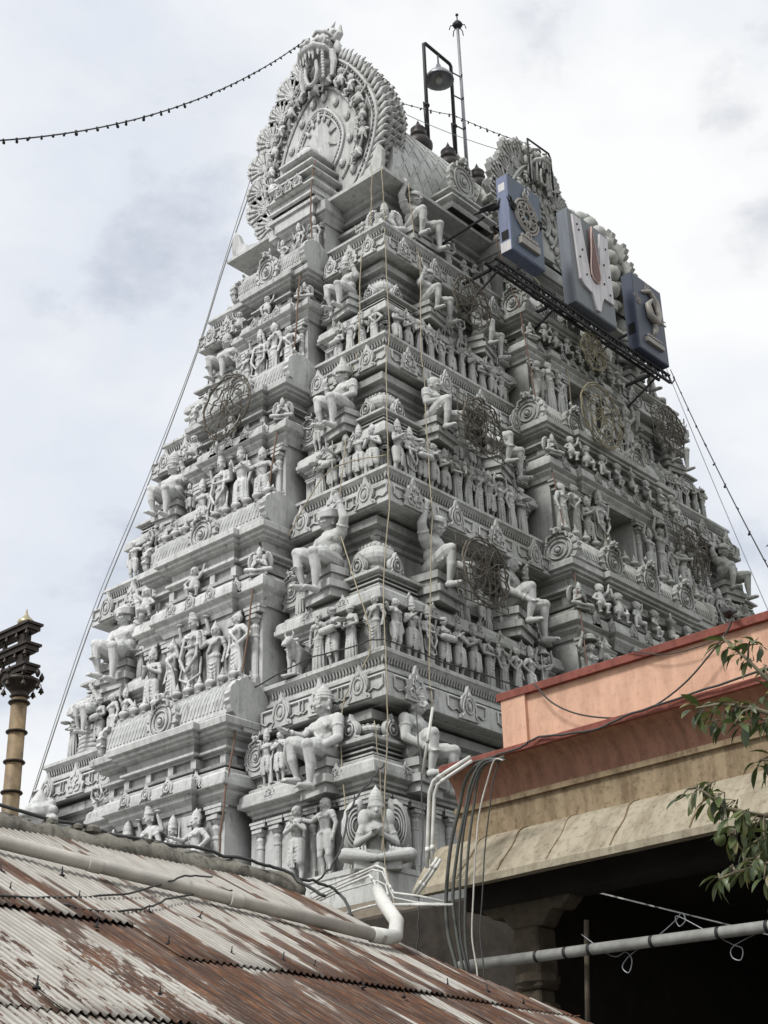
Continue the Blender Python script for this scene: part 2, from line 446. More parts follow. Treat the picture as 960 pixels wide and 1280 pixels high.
# ---- storeys ---------------------------------------------------------------
def storey(k):
    A, B, z0 = LV[k]
    if k < 5: At, Bt, zt = TV[k + 1]; A2, B2, z2 = LV[k + 1]
    else: At, Bt, zt = EV; A2, B2, z2 = EV[0], EV[1], EV[2] + .1
    H = zt - z0
    s = {1: 1.0, 2: 1.0, 3: .92, 4: .85, 5: .75}[k]
    yb, xb = YB[k], XB[k]
    xw, yw = A - .10, B + .02          # bay wall planes
    if k == 5: xw, yw = A - .15, B - .05
    # core wall, recessed
    core = MB(); cx, cy = A - 1.10 * s, B - 1.10 * s
    zz_ = z0 + H * (.55 if k == 1 else .42)
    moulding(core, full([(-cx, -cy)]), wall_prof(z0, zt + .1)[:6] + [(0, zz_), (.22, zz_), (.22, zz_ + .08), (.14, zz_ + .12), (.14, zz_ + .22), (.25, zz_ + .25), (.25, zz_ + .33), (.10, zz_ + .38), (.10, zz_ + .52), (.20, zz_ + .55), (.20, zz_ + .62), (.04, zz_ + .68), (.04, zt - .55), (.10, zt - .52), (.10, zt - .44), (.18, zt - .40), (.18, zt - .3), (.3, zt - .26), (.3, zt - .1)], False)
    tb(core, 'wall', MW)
    # parts -----------------------------------------------------------------
    zk = z0 + H * (.52 if k == 1 else .335)                 # pavilion cornice lip
    zb = z0 + (z2 - z0) * .49          # bay cornice lip
    if k == 5: zb = z0 + H * .80
    pav_w_y = (B - .23) - (yb + .62 * s); pav_x = (A - .23) - (xb + .55 * s)
    if k < 5:
        for sx in (-1, 1):
            for sy in (-1, 1):
                X0, Y0 = A - .50 * s, B - .52 * s
                X1, Y1 = X0 - pav_x + .1, Y0 - pav_w_y + .1
                P = [(-X0, -Y0), (-X1 + 0, -Y0), (-X1, -Y1), (-X0, -Y1)]
                P = [(-X0, -Y0), (-X1, -Y0), (-X1, -(Y0 - .9 * s)), (-(X0 - .9 * s), -(Y0 - .9 * s)), (-(X0 - .9 * s), -Y1), (-X0, -Y1)]
                P = [(x * -sx, y * -sy) for x, y in P]
                if sx * sy < 0: P.reverse()
                b = MB()
                pr = wall_prof(z0, zk, .85 * s) + kapota(zk, s) + [(-.02, zk + .37 * s)]
                moulding(b, P, pr)
                root = tb(b, 'corner_pavilion')
                if not (sx > 0 and sy > 0):
                    hp = zk - .24 * s - z0 - .10
                    pmv = bpy.data.meshes.get('pav_pil_%d' % k) or pilaster_mesh(hp, .15 * s); pmv.name = 'pav_pil_%d' % k
                    for face, ua, ub, o_ in (('N' if sx < 0 else 'B', sy * (Y0 - .10), sy * Y1, X0), ('L' if sy < 0 else 'K', sx * (X0 - .10), sx * X1, Y0)):
                        if face == 'K': continue
                        n = max(2, int(abs(ub - ua) / .42) + 1)
                        for i in range(n):
                            u = ua + (ub - ua) * i / (n - 1) * .97
                            p, rz = side_tf(face, u, o_ + .02, z0 + .10); inst('pilaster', pmv, root, p, (0, 0, rz))
                # upper little shrine: stepped neck + cornice on the corner
                q = 1.02 * s; Xa, Ya = X0 - .02, Y0 - .02
                P2 = [(-Xa, -Ya), (-Xa + q, -Ya), (-Xa + q, -Ya + q), (-Xa, -Ya + q)]
                P2 = [(x * -sx, y * -sy) for x, y in P2]
                if sx * sy < 0: P2.reverse()
                b2 = MB(); zz = zk + .36 * s; st = .085 * s
                moulding(b2, P2, [(-.06, zz - .05)] + neck(zz, .0, 3, st) + [(.0, zz + 3 * st), (.10 * s, zz + 3 * st + .02), (.12 * s, zz + 3 * st + .03), (.12 * s, zz + 3 * st + .08 * s), (.02, zz + 3 * st + .13 * s), (-.08, zz + 3 * st + .15 * s)])
                tb(b2, 'shrine_neck', parent=root)
                zd = zz + 3 * st + .14 * s
                cxx, cyy = sx * (Xa - q / 2), sy * (Ya - q / 2)
                dsc = (.90 * s, .90 * s, (zt - .12 - zd) / 1.08)
                d = inst('dome', DOME, root, (cxx, cyy, zd), (0, 0, 0), dsc)
                inst('pot_finial', POT, root, (cxx, cyy, zd + .70 * dsc[2]), (0, 0, 0), (1.0, 1.0, .85 * dsc[2]))
                inst('horseshoe_plaque', KUDU, root, (cxx, cyy + sy * .50 * s, zd - .02), (0, 0, 0 if sy < 0 else PI), (1.05 * s, 1.3, 1.0 * s))
                inst('horseshoe_plaque', KUDU, root, (cxx + sx * .50 * s, cyy, zd - .02), (0, 0, -PI / 2 if sx < 0 else PI / 2), (1.05 * s, 1.3, 1.0 * s))
                # flat leaf brackets (antefixes) along the pavilion cornice
                if sx < 0 or sy < 0:
                    for face, u0, u1, o_ in (('N', sy * (Y0 - .2), sy * (Y1 + .1), X0), ('L', sx * (X0 - .2), sx * (X1 + .1), Y0)):
                        if face == 'N' and sx > 0: continue
                        if face == 'L' and sy > 0: continue
                        n = max(2, int(abs(u1 - u0) / (.62 * s)))
                        for i in range(n):
                            u = u0 + (u1 - u0) * (i + .5) / n
                            p, rz = side_tf(face, u, o_ + .26 * s, zk + .03)
                            inst('leaf_plaque', KUDU2, root, p, (0, 0, rz), (.62 * s, .6, .60 * s))
    # bays --------------------------------------------------------------------
    hw = .58 if k in (2, 3) else (.42 if k == 4 else .45)
    for face in ('N', 'L', 'B', 'K'):
        nar = face in 'NB'
        half, out = (yb, xw) if nar else (xb, yw)
        sub = half * .58; inn = out - 1.6
        proj = .14 * s
        if nar or k in (1,):
            loc_path = [(-half, -inn), (-half, -out), (-sub, -out), (-sub, -out - proj), (sub, -out - proj), (sub, -out), (half, -out), (half, -inn)]
        else:
            loc_path = [(-half, -inn), (-half, -out), (-hw - .30, -out), (-hw - .30, -out - proj), (-hw, -out - proj), (-hw, -out + 1.2), (hw, -out + 1.2), (hw, -out - proj),
                        (hw + .30, -out - proj), (hw + .30, -out), (half, -out), (half, -inn)]
        top_path = [(-half, -inn), (-half, -out), (-sub, -out), (-sub, -out - proj), (sub, -out - proj), (sub, -out), (half, -out), (half, -inn)]
        rz = {'N': -PI / 2, 'L': 0, 'B': PI / 2, 'K': PI}[face]
        rot = lambda P: [(x * math.cos(rz) - y * math.sin(rz), x * math.sin(rz) + y * math.cos(rz)) for x, y in P]
        b = MB()
        pr = wall_prof(z0, zb, s)[:6] + [(0, zb - .22 * s)]
        moulding(b, rot(loc_path), pr, False)
        nm = tb(b, 'central_bay')
        b = MB()
        zc = zb + .36 * s
        if k < 5:
            up = zt - .10
            stn = (up - zc) / 5
            moulding(b, rot(top_path), [(-.2, zb - .28 * s), (.05, zb - .28 * s), (.09 * s, zb - .20 * s), (.17 * s, zb - .11 * s), (.17 * s, zb - .05)] + kapota(zb, s) + [(-.06, zc), (-.06, zc + .4 * stn), (.03, zc + .5 * stn), (.05, zc + .9 * stn), (-.02, zc + stn), (-.10, zc + 1.1 * stn), (-.10, zc + 2.6 * stn), (-.03, zc + 2.7 * stn), (-.03, zc + 3.0 * stn), (.06, zc + 3.2 * stn), (.06, zc + 3.6 * stn), (-.04, zc + 3.7 * stn), (-.04, zc + 4.3 * stn)] +
                     [(-.02, up), (.05, up + .03), (.10, up + .05), (.10, up + .09), (.17, up + .11), (.17, up + .17), (.24, up + .19), (.25, up + .30), (.20, up + .34), (-.3, up + .36)])
            o = tb(b, 'bay_cornice')
            if True:
                nb_ = MB(); T_ = Matrix.Rotation(rz, 4, 'Z')
                m2_ = 6 if nar else 9
                for i in range(m2_):
                    u = -half + .12 + (2 * half - .24) * i / (m2_ - 1); pj_ = proj if abs(u) < sub else 0
                    bx_ = MB(); bx_.box(u - .07, u + .07, -out - pj_ + .03, -out + .3, zc + 1.08 * stn, zc + 2.62 * stn); nb_.merge(bx_, T_)
                b.merge(nb_); o.data = b.mesh('bay_cornice'); o.data.materials.append(MS)
            n = 3 if nar else 5
            for i in range(-n + 1, n):
                u = i * half / n * 1.0
                onp = proj if abs(u) < sub else 0
                p, r2 = side_tf(face, u * 1.06, out + onp + .27 * s, zb + .02)
                if face in 'NL': inst('horseshoe_plaque', KUDU, o, p, (0, 0, r2), (.8 * s, .6, .72 * s))
        else:
            moulding(b, rot(top_path), [(-.2, zb - .2), (.04, zb - .2), (.08, zb - .12), (.16, zb - .05), (.16, zb)] + [(.22, zb + .02), (.22, zt - .05)], True)
            o = tb(b, 'bay_cornice')
        # pilasters
        pm = pilaster_mesh(zb - .28 * s - z0 - .12, .17 * s)
        us = [-half + .16, -sub - .02 + .0, sub, half - .16] if nar else [-half + .16, -half * .62, -hw - .16, hw + .16, half * .62, half - .16]
        if face in 'NL' or k < 0:
            for u in us:
                onp = proj if abs(u) < (sub if nar else hw + .31) else 0
                p, r2 = side_tf(face, u, out + onp + .03, z0 + .12)
                inst('pilaster', pm, nm, p, (0, 0, r2))
        if not nar and k > 1:
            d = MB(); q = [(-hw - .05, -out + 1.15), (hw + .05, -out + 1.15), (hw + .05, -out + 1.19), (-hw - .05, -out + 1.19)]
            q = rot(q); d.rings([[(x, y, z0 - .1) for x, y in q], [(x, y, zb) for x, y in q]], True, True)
            tb(d, 'opening_back', MDARK, nm)  # near-black sheet paints in the dark depth of the opening
            d = MB(); zl = zb - .30 * s
            q = rot([(-hw, -out + 1.15), (hw, -out + 1.15), (hw, -out - proj + .02), (-hw, -out - proj + .02)][::1])
            d.rings([[(x, y, zl) for x, y in q], [(x, y, zl + .2) for x, y in q]], True, True)
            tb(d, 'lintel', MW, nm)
    # recess filler columns between pavilion and bay (narrow & long, near side) with a small panjara
    if k < 5:
        for face, uc, o_ in [('N', sg * (yb + .36 * s), cx + .55 * s) for sg in (-1, 1)] + [('L', sg * (xb + .34 * s), cy + .55 * s) for sg in (-1, 1)]:
            b = MB(); w_ = .17 * s
            rz = {'N': -PI / 2, 'L': 0}[face]
            P = [(uc - w_, -o_ + .7), (uc - w_, -o_), (uc + w_, -o_), (uc + w_, -o_ + .7)]
            if face == 'N': P = [(y, x) for x, y in P][::-1]
            moulding(b, P, wall_prof(z0, zk + .05, .5) + kapota(zk + .05, .5) + [(-.03, zk + .25), (-.03, zk + .55), (.06, zk + .58), (.06, zk + .64), (0, zk + .66)])
            o = tb(b, 'niche_column')
            p, r2 = side_tf(face, uc, o_ + .08, zk + .62)
            inst('shell_plate', SHELL, o, p, (0, 0, r2), (.62 * s, .8, .66 * s))
    # big fascia and ledge above ----------------------------------------------
    if k < 5:
        dA = .38 if k < 4 else .3
        ybt, xbt = YB[k + 1] + .25, XB[k + 1] + .30
        Q = [(-(At + dA), -ybt), (-At, -ybt), (-At, -Bt), (-xbt, -Bt), (-xbt, -(Bt + dA * .8))]
        h = z2 - zt
        prof = [(-1.25, zt - .22), (-1.0, zt - .20), (-1.0, zt - .12), (-.72, zt - .11), (-.72, zt - .03), (-.3, zt - .02), (-.28, zt + .0), (-.02, zt), (0, zt + .012), (0, zt + .10 * h), (-.02, zt + .11 * h),
                (-.03, zt + .44 * h), (-.055, zt + .46 * h), (-.22, zt + .50 * h), (-.22, zt + .54 * h), (-.17, zt + .56 * h), (-.17, zt + .61 * h), (-.24, zt + .65 * h), (-.27, zt + .72 * h), (-.25, zt + .80 * h),
                (-.17, zt + .88 * h), (-.14, zt + .90 * h), (-.14, zt + .965 * h), (-.17, zt + .97 * h), (-.19, z2)]
        # bring the ledge edge to the measured plan of the next level
        b = MB(); moulding(b, full(Q), prof)
        f = tb(MB(), 'cornice')
        # relief: scroll panels and plaques on the flat face
        rel = MB()
        def scroll(face, u, o_):
            p, rz = side_tf(face, u, o_, 0); T = Matrix.Translation(p) @ Matrix.Rotation(rz, 4, 'Z')
            m_ = MB(); zf0, zf1 = zt + .15 * h, zt + .40 * h; wv = .21 * s
            m_.tube([(-wv, -.0, zf1), (wv, -.0, zf1), (wv * 1.0, 0, zf0 + .05), (wv * .55, 0, zf0), (0, 0, zf0 + .05), (-wv * .55, 0, zf0), (-wv, 0, zf0 + .05), (-wv, 0, zf1)], .018, 5)
            rel.merge(m_, T)
        for face, lim, bay, o1, o2 in (('N', Bt - .25, ybt + .25, At + .03, At + dA + .03), ('L', At - .25, xbt + .25, Bt + .03, Bt + dA * .8 + .03), ('B', Bt - .25, ybt + .25, At + .03, 0)):
            n = 3 if face != 'L' else 4
            for sg in (-1, 1):
                for i in range(n):
                    u = sg * (bay + (lim - bay) * (i + .35) / (n - .3))
                    if i < n:
                        p, rz = side_tf(face, u, o1 + .02, zt + .03)
                        inst('leaf_plaque' if i % 2 else 'horseshoe_plaque', KUDU2 if i % 2 else KUDU, f, p, (0, 0, rz), (1.25 * s, .9, 1.35 * s))
                    scroll(face, u + .30 * s, o1 - .03); scroll(face, u - .30 * s, o1 - .03)
        # reeding under the ledge
        for face, lim, o_ in (('N', Bt - .2, At - .245), ('L', At - .2, Bt - .245)):
            n = int(2 * lim / .075)
            for i in range(n + 1):
                u = -lim + 2 * lim * i / n
                if abs(u) < (ybt if face == 'N' else xbt) + .05: continue
                p, rz = side_tf(face, u, o_, 0); T = Matrix.Translation(p) @ Matrix.Rotation(rz, 4, 'Z')
                m_ = MB(); m_.cap((0, 0, zt + .74 * h), (0, -.03, zt + .84 * h), .022, .018, 5); rel.merge(m_, T)
        b.merge(rel); f.data = b.mesh('cornice'); f.data.materials.append(MS)
        # barrel roof of the bay below, standing on the bay cornice -----------------
        for face in ('N', 'L'):
            nar = face == 'N'
            half = (YB[k] if nar else XB[k]) + .05; o_ = (At + .20) if nar else (Bt + .12)
            if nar: o_ = At + .18
            r = .44 * s; zr = zt + .26
            b = MB(); seg = 12; rz = -PI / 2 if nar else 0
            T = Matrix.Rotation(rz, 4, 'Z')
            ring = lambda u, rr: [tuple(T @ Vector((u, -o_ + .0 - rr * math.sin(a) * 1.0 * (1 if a > 0 else 1), zr + (z2 - zr + .12) * (1 - (1 - math.cos(a)) ** 1.5) * rr / r if False else zr + (z2 - zr + .10) * math.cos(a) * (rr / r)))) for a in [PI / 2 * (1 - q / seg * 2) for q in range(seg + 1)]]
            b.rings([ring(-half, r), ring(half, r)], True, True)
            # ribbing of the barrel: seed-shaped beads in rows
            nb = int(2 * half / (.10 * s))
            for i in range(nb + 1):
                u = -half + .06 + (2 * half - .12) * i / nb
                ps = [T @ Vector((u, -o_ - (r + .004) * math.sin(a), zr + (z2 - zr + .10) * math.cos(a))) for a in (1.35, 1.1, .8, .55)]
                b.tube(ps, [.02, .036 * s, .036 * s, .02], 5)
            for a in (1.5, .40, .22):
                b.tube([T @ Vector((u, -o_ - (r + .005) * math.sin(a), zr + (z2 - zr + .10) * math.cos(a))) for u in (-half, half)], .03, 5)
            br = tb(b, 'barrel_roof')
            sc_ = (z2 - zr + .35) / 1.0 * .86
            for u, rr in ((-half - .02, -PI / 2), (half + .02, PI / 2)):
                p, r2 = side_tf(face, u, o_ + .06, zr - .10)
                inst('shell_plate', SHELL, br, p, (0, 0, r2 + rr), (1.02 * s, 1.3, sc_))
            for u in ((0,) if nar else (-half * .52, 0, half * .52)):
                p, r2 = side_tf(face, u, o_ + r + .08, zr - .12)
                inst('shell_plate', SHELL, br, p, (0, 0, r2), (.86 * s, 1.2, sc_ * .98))
            npots = 11 if nar else 15
            if k in (1, 2):
                for i in range(npots):
                    u = -half + .15 + (2 * half - .3) * i / (npots - 1)
                    p, r2 = side_tf(face, u, o_ + .16, z2 + .05)
                    inst('pot_finial', POT, br, p, (0, 0, 0), (.95 * s, .95 * s, .85 * s))
storey(1); storey(2); storey(3); storey(4); storey(5)

# first ledge and granite base below it
b = MB(); A, B, z = LV[1]
moulding(b, full([(-(A + .1), -1.9), (-A, -1.9), (-A, -B)]), [(.05, z - .62), (.0, z - .60), (-.02, z - .1), (-.0, z - .08), (0, z)], True, True)
tb(b, 'plinth', MS)
b = MB(); zb_ = z - .6
moulding(b, full([(-A, -B)]), [(.25, -1.6), (.25, 0.2), (.1, .3), (.1, zb_ - 1.9), (.2, zb_ - 1.8), (.2, zb_ - 1.55), (.05, zb_ - 1.5), (.05, zb_ - .75), (.30, zb_ - .62), (.52, zb_ - .42), (.55, zb_ - .34), (.48, zb_ - .2), (.2, zb_ - .02), (.0, zb_)], True, True)
for i in range(14):
    u = -B + 2 * B * i / 13
    b.box(-A - .13, -A - .05, u - .1, u + .1, zb_ - 1.5, zb_ - .78)
tb(b, 'granite_base', MG)

# ---- roof: neck, eave, barrel vault ----------------------------------------
A5, B5, z5 = LV[5]; Ae, Be, ze = EV
b = MB()
Q = [(-(Ae + .32), -.80), (-Ae, -.80), (-Ae, -Be), (-1.7, -Be), (-1.7, -Be - .35)]
moulding(b, full(Q), [(-1.3, ze - .45), (-1.0, ze - .43), (-1.0, ze - .33), (-.75, ze - .31), (-.75, ze - .22), (-.05, ze - .05), (0, ze - .04), (0, ze + .05), (-.04, ze + .06), (-.5, ze + .16), (-.55, ze + .22), (-.62, ze + .24)])
tb(b, 'eave', MS)
def vault_half(z):
    pts = [(22.3, 1.60), (22.7, 1.84), (23.2, 1.98), (23.8, 2.0), (24.4, 1.88), (25.0, 1.60), (25.5, 1.25), (25.9, .88), (26.2, .50), (26.34, .22), (26.4, .0)]
    for (a, p), (c, q) in zip(pts, pts[1:]):
        if a <= z <= c: return p + (q - p) * (z - a) / (c - a)
    return 0
zs = [22.3, 22.7, 23.2, 23.8, 24.4, 25.0, 25.5, 25.9, 26.2, 26.34, 26.4]
prof = [(-vault_half(z), z) for z in zs] + [(vault_half(z), z) for z in reversed(zs[:-1])]
b = MB(); X0, X1 = -4.55, 4.55
b.rings([[(X0, y, z) for y, z in prof], [(X1, y, z) for y, z in prof]], True, True)
vault = tb(b, 'barrel_vault', MS, ang=40)
# scale pattern: raised diagonal ribs wrapped on the vault
b = MB()
L = [0]
pr2 = [Vector((0, y, z)) for y, z in prof]
for p, q in zip(pr2, pr2[1:]): L.append(L[-1] + (q - p).length)
def on_vault(x, l):
    for i in range(len(L) - 1):
        if L[i] <= l <= L[i + 1]:
            t = (l - L[i]) / (L[i + 1] - L[i]); p = pr2[i].lerp(pr2[i + 1], t)
            d = (pr2[i + 1] - pr2[i]).normalized(); n_ = Vector((0, -d.z, d.y)); 
            return Vector((x, p.y, p.z)) + n_ * (-.0)
    return Vector((x, pr2[-1].y, pr2[-1].z))
tot = L[-1]; stepx = .42
for sg in (-1, 1):
    k = -12
    while k < 36:
        pts = []
        for j in range(0, 29):
            l = tot * j / 28; x = X0 + k * stepx + sg * l * .62 + (0 if sg > 0 else 0)
            if X0 <= x <= X1: pts.append(on_vault(x, l))
        if len(pts) > 1: b.tube(pts, .028, 4, True)
        k += 1
o = tb(b, 'lattice_ribs', MS, vault)
b = MB(); b.box(-4.6, 4.6, -.14, .14, 26.3, 26.52)
for i in range(46):
    x = -4.5 + .2 * i
    for sy in (-1, 1): b.cap((x, sy * .1, 26.45), (x, sy * .2, 26.66), .06, .03, 6)
tb(b, 'ridge', MS, vault)

# leaf fan of the flame fringe (points outward +Z, flat in YZ plane, thickness X)
def fan_mesh():
    mb = MB(); pts = []
    for i in range(15):
        a = -1.25 + 2.5 * i / 14
        r = .62 * (1 + .07 * (1 if i % 2 else -1)) * (1 - .12 * abs(a))
        pts.append((0, r * math.sin(a) * .66, r * math.cos(a)))
    pts = [(0, -.10, -.15)] + pts + [(0, .10, -.15)]
    mb.prism(pts, (.16, 0, 0))
    for i in range(6):
        a = -.95 + 1.9 * i / 5
        mb.tube([(-.01, 0, 0), (-.02, .38 * math.sin(a) * .66, .38 * math.cos(a)), (-.015, .58 * math.sin(a) * .66, .58 * math.cos(a))], [.02, .03, .015], 5)
        mb.ell((-.03, .50 * math.sin(a) * .66, .50 * math.cos(a)), (.03, .035, .035), 6, 4)
    mb.tube([(-.02, .12 * math.cos(q), .1 + .12 * math.sin(q)) for q in [i * .6 for i in range(9)]], .025, 5)
    m = mb.mesh('flame_leaf'); m.materials.append(MS); return m
FAN = fan_mesh()
def curl_mesh():
    """thick feathered scroll on the outer rim, extruded deep in x"""
    mb = MB()
    mb.cap((0, 0, -.1), (0, .02, .30), .09, .07, 8); mb.cap((.5, 0, -.1), (.5, .02, .30), .09, .07, 8)
    mb.box(0, .5, -.07, .07, -.15, .30)
    mb.ell((.25, .03, .33), (.30, .10, .10), 10, 6)
    m = mb.mesh('rim_feather', True); m.materials.append(MS); return m
CURL = curl_mesh()
def feather_mesh():
    mb = MB()
    for k in range(4):
        y = .02 + .24 * k
        mb.tube([(0, y, -.15), (.02, y, .15), (-.02, y + .05, .34), (.05, y + .06, .44 - .05 * k)], [.05, .055, .045, .012], 6)
    mb.box(-.03, .03, .0, .85, -.15, .22)
    m = mb.mesh('long_feather', True); m.materials.append(MS); return m
FEATHER = feather_mesh()

def mask_mesh(vox=.022):
    """horned lion mask with bulging eyes and open jaw, faces -Y, about 1.5 wide x 1.9 high, base at z=0"""
    mb = MB()
    mb.ell((0, .15, 1.15), (.42, .38, .40))
    mb.ell((0, .2, .7), (.44, .28, .5))
    for sx in (-1, 1):
        mb.ell((sx * .23, -.20, 1.22), (.15, .15, .15)); mb.ell((sx * .23, -.33, 1.21), (.07, .05, .07))
        mb.tube([(sx * .23 + .17 * math.cos(q), -.22, 1.22 + .17 * math.sin(q)) for q in [i * PI / 8 for i in range(17)]], .035, 6)
        mb.tube([(sx * .05, -.28, 1.42), (sx * .2, -.3, 1.48), (sx * .4, -.2, 1.42), (sx * .5, -.05, 1.3)], [.04, .06, .06, .03], 6)
        # horns / ears like flames
        mb.tube([(sx * .25, .1, 1.45), (sx * .40, .1, 1.62), (sx * .33, .1, 1.78), (sx * .45, .1, 1.92)], [.14, .11, .06, .012], 7)
        mb.tube([(sx * .4, .1, 1.3), (sx * .58, .1, 1.45), (sx * .62, .1, 1.7)], [.12, .10, .02], 7)
        mb.ell((sx * .5, .1, 1.05), (.10, .1, .22))
        # upper jaw and fangs
        mb.tube([(0, -.42, .98), (sx * .2, -.42, .97), (sx * .38, -.25, .92), (sx * .46, -.02, .80)], [.10, .10, .09, .06], 8)
        for x_, l_ in ((.06, .22), (.15, .30), (.27, .2)):
            mb.cap((sx * x_, -.42 + x_ * .3, .9), (sx * x_ * 1.05, -.43 + x_ * .3, .9 - l_), .055, .022, 6)
        # lower jaw pillars of beads
        for j in range(9): mb.ell((sx * (.34 - .008 * j), -.26 + .012 * j, .82 - .085 * j), (.055, .055, .05), 7, 5)
        mb.tube([(sx * .48, -.08, .85), (sx * .52, -.05, .5), (sx * .46, -.05, .1)], [.09, .09, .06], 7)
        mb.tube([(sx * .17, -.3, .60), (sx * .19, -.28, .3), (sx * .12, -.26, .05), (0, -.26, -.02)], [.05, .05, .05, .05], 7)
        mb.ell((sx * .10, -.50, 1.08), (.075, .07, .06))
    mb.ell((0, -.42, 1.10), (.13, .12, .11))
    for i in range(7):
        a = -1 + 2 * i / 6
        mb.tube([(a * .25, .08, 1.48), (a * .38, .04, 1.66 - .08 * abs(a)), (a * .30, .06, 1.76), (a * .46 + .03, .04, 1.86 - .12 * abs(a))], [.08, .06, .04, .01], 6)
    return voxel(mb, vox, 'lion_mask', 2)
def voxel(mb, size, name, smooth=2, mat=None):
    me = mb.mesh(name + '_src')
    o = bpy.data.objects.new('tmp', me); COL.objects.link(o)
    md = o.modifiers.new('r', 'REMESH'); md.mode = 'VOXEL'; md.voxel_size = size; md.use_smooth_shade = True
    if smooth:
        s_ = o.modifiers.new('s', 'SMOOTH'); s_.factor = .5; s_.iterations = smooth
    dg = bpy.context.evaluated_depsgraph_get()
    m2 = bpy.data.meshes.new_from_object(o.evaluated_get(dg)); m2.name = name
    m2.materials.clear(); m2.materials.append(mat or MF)
    bpy.data.objects.remove(o); bpy.data.meshes.remove(me)
    return m2
MASK = mask_mesh(.015)

def gable(name, origin, rz, hw, zlo, zhi, mask_s, nfan, depth, curls=True, mask_dx=0.0):
    """arched gable panel facing local -Y: horseshoe slab with beaded rims, fans all round, mask on top"""
    T = Matrix.Translation(origin) @ Matrix.Rotation(rz, 4, 'Z')
    H = zhi - zlo
    def arc(t, k=1.0):   # t in [-1,1] ; returns local (x,z) on the outline
        a = t * 2.45
        x = hw * k * math.sin(a) * ((1.0 - .30 * max(0, math.cos(a)) ** 1.3) if abs(a) < PI / 2 else 1.0 - .10 * (abs(a) - PI / 2))
        z = zlo + H * .44 + (H * .56 * k * math.cos(a) if math.cos(a) > 0 else H * .50 * k * math.cos(a))
        return x, z
    n = 48; b = MB()
    pts = [(arc(-1 + 2 * i / n)[0], 0, arc(-1 + 2 * i / n)[1]) for i in range(n + 1)]
    b.prism(pts, (0, depth, 0))
    bb = MB(); bb.merge(b, T)
    root = tb(bb, 'gable_panel', MS); root.name = name
    r = MB()
    for kk, rad in ((.97, .05), (.90, .03), (.66, .045), (.42, .05), (.36, .03)):
        lo = zlo + H * .44
        r.tube([(arc(-1 + 2 * i / 40)[0] * kk, -.02, lo + (arc(-1 + 2 * i / 40)[1] - lo) * kk) for i in range(41)], rad, 6)
    for kk, sz, m_ in ((.935, .032, 80), (.39, .028, 44), (.78, .10, 11), (.54, .10, 9)):
        lo = zlo + H * .44
        for i in range(m_ + 1):
            x, z = arc(-.92 + 1.84 * i / m_); x *= kk; z = lo + (z - lo) * kk
            r.ell((x, -.03, z), (sz, sz * .8, sz * (1.25 if sz > .05 else 1)), 7, 5)
    lo = zlo + H * .44
    for i in range(17):       # leafy scrolls between the rims
        t = -.86 + 1.72 * i / 16; x, z = arc(t); x *= .72; z = lo + (z - lo) * .72; a = t * 2.2
        c_, s_ = math.cos(a), math.sin(a); q = .26 * hw / 1.95
        pp = lambda u, v: (x + q * (u * c_ + v * s_), -.03, z + q * (-u * s_ + v * c_))
        r.tube([pp(-.5, -.5), pp(-.6, .1), pp(-.2, .5), pp(.25, .3), pp(.15, -.1), pp(-.1, -.05)], [.04, .045, .045, .035, .03, .02], 5)
        r.tube([pp(.4, -.6), pp(.7, -.1), pp(.5, .4)], [.02, .035, .012], 5)
    for i in range(9):
        a = -1.9 + 3.8 * i / 8
        r.cap((.20 * hw * math.sin(a), -.03, lo + .2 + .15 * H * math.cos(a) * .9), (.30 * hw * math.sin(a), -.02, lo + .2 + .24 * H * math.cos(a) * .9), .05, .02, 6)
    rr = MB(); rr.merge(r, T); tb(rr, 'carved_rim', MS, root)
    for i in range(nfan):
        for sg in (-1, 1):
            t = sg * (.17 + .80 * i / (nfan - 1)); x, z = arc(t, 1.02)
            a = t * 2.45; ang = a * .62
            d = math.pow(1, 1)
            M_ = T @ Matrix.Translation((x, .02, z)) @ Matrix.Rotation(ang, 4, 'Y') @ Matrix.Rotation(-PI / 2, 4, 'Z') @ Matrix.Rotation(0, 4, 'X')
            if sg < 0 or rz > -1:
                o = inst('flame_leaf', FAN, root); fs = 1.32 + .14 * math.sin(i * 2.3); o.matrix_local = M_ @ Matrix.Rotation(.12 * math.sin(i * 1.7), 4, 'X') @ Matrix.Diagonal((-1.0, fs, fs * .95, 1))
            else:
                for hh in (-.035, 0, .035):
                    t2 = t + hh; x2, z2_ = arc(t2, 1.0); a2 = t2 * 2.45 * .50
                    o = inst('long_feather', FEATHER, root); o.matrix_local = T @ Matrix.Translation((x2, 0, z2_)) @ Matrix.Rotation(a2, 4, 'Y') @ Matrix.Diagonal((1.3, 1, .72 + .12 * (hh == 0), 1))
                continue
            if curls:
                for dd in (.2,):
                    o = inst('rim_feather', CURL, root)
                    o.matrix_local = T @ Matrix.Translation((x * .99, dd, z)) @ Matrix.Rotation(ang, 4, 'Y') @ Matrix.Rotation(PI / 2, 4, 'Z') @ Matrix.Diagonal((depth * 1.5, 1.2, 1.15, 1))
    x, z = arc(0, 1.0)
    mo = inst('lion_mask', MASK, root); mo.matrix_local = T @ Matrix.Translation((mask_dx, -.12, z - 1.05 * mask_s)) @ Matrix.Diagonal((mask_s, mask_s, mask_s, 1))
    return root
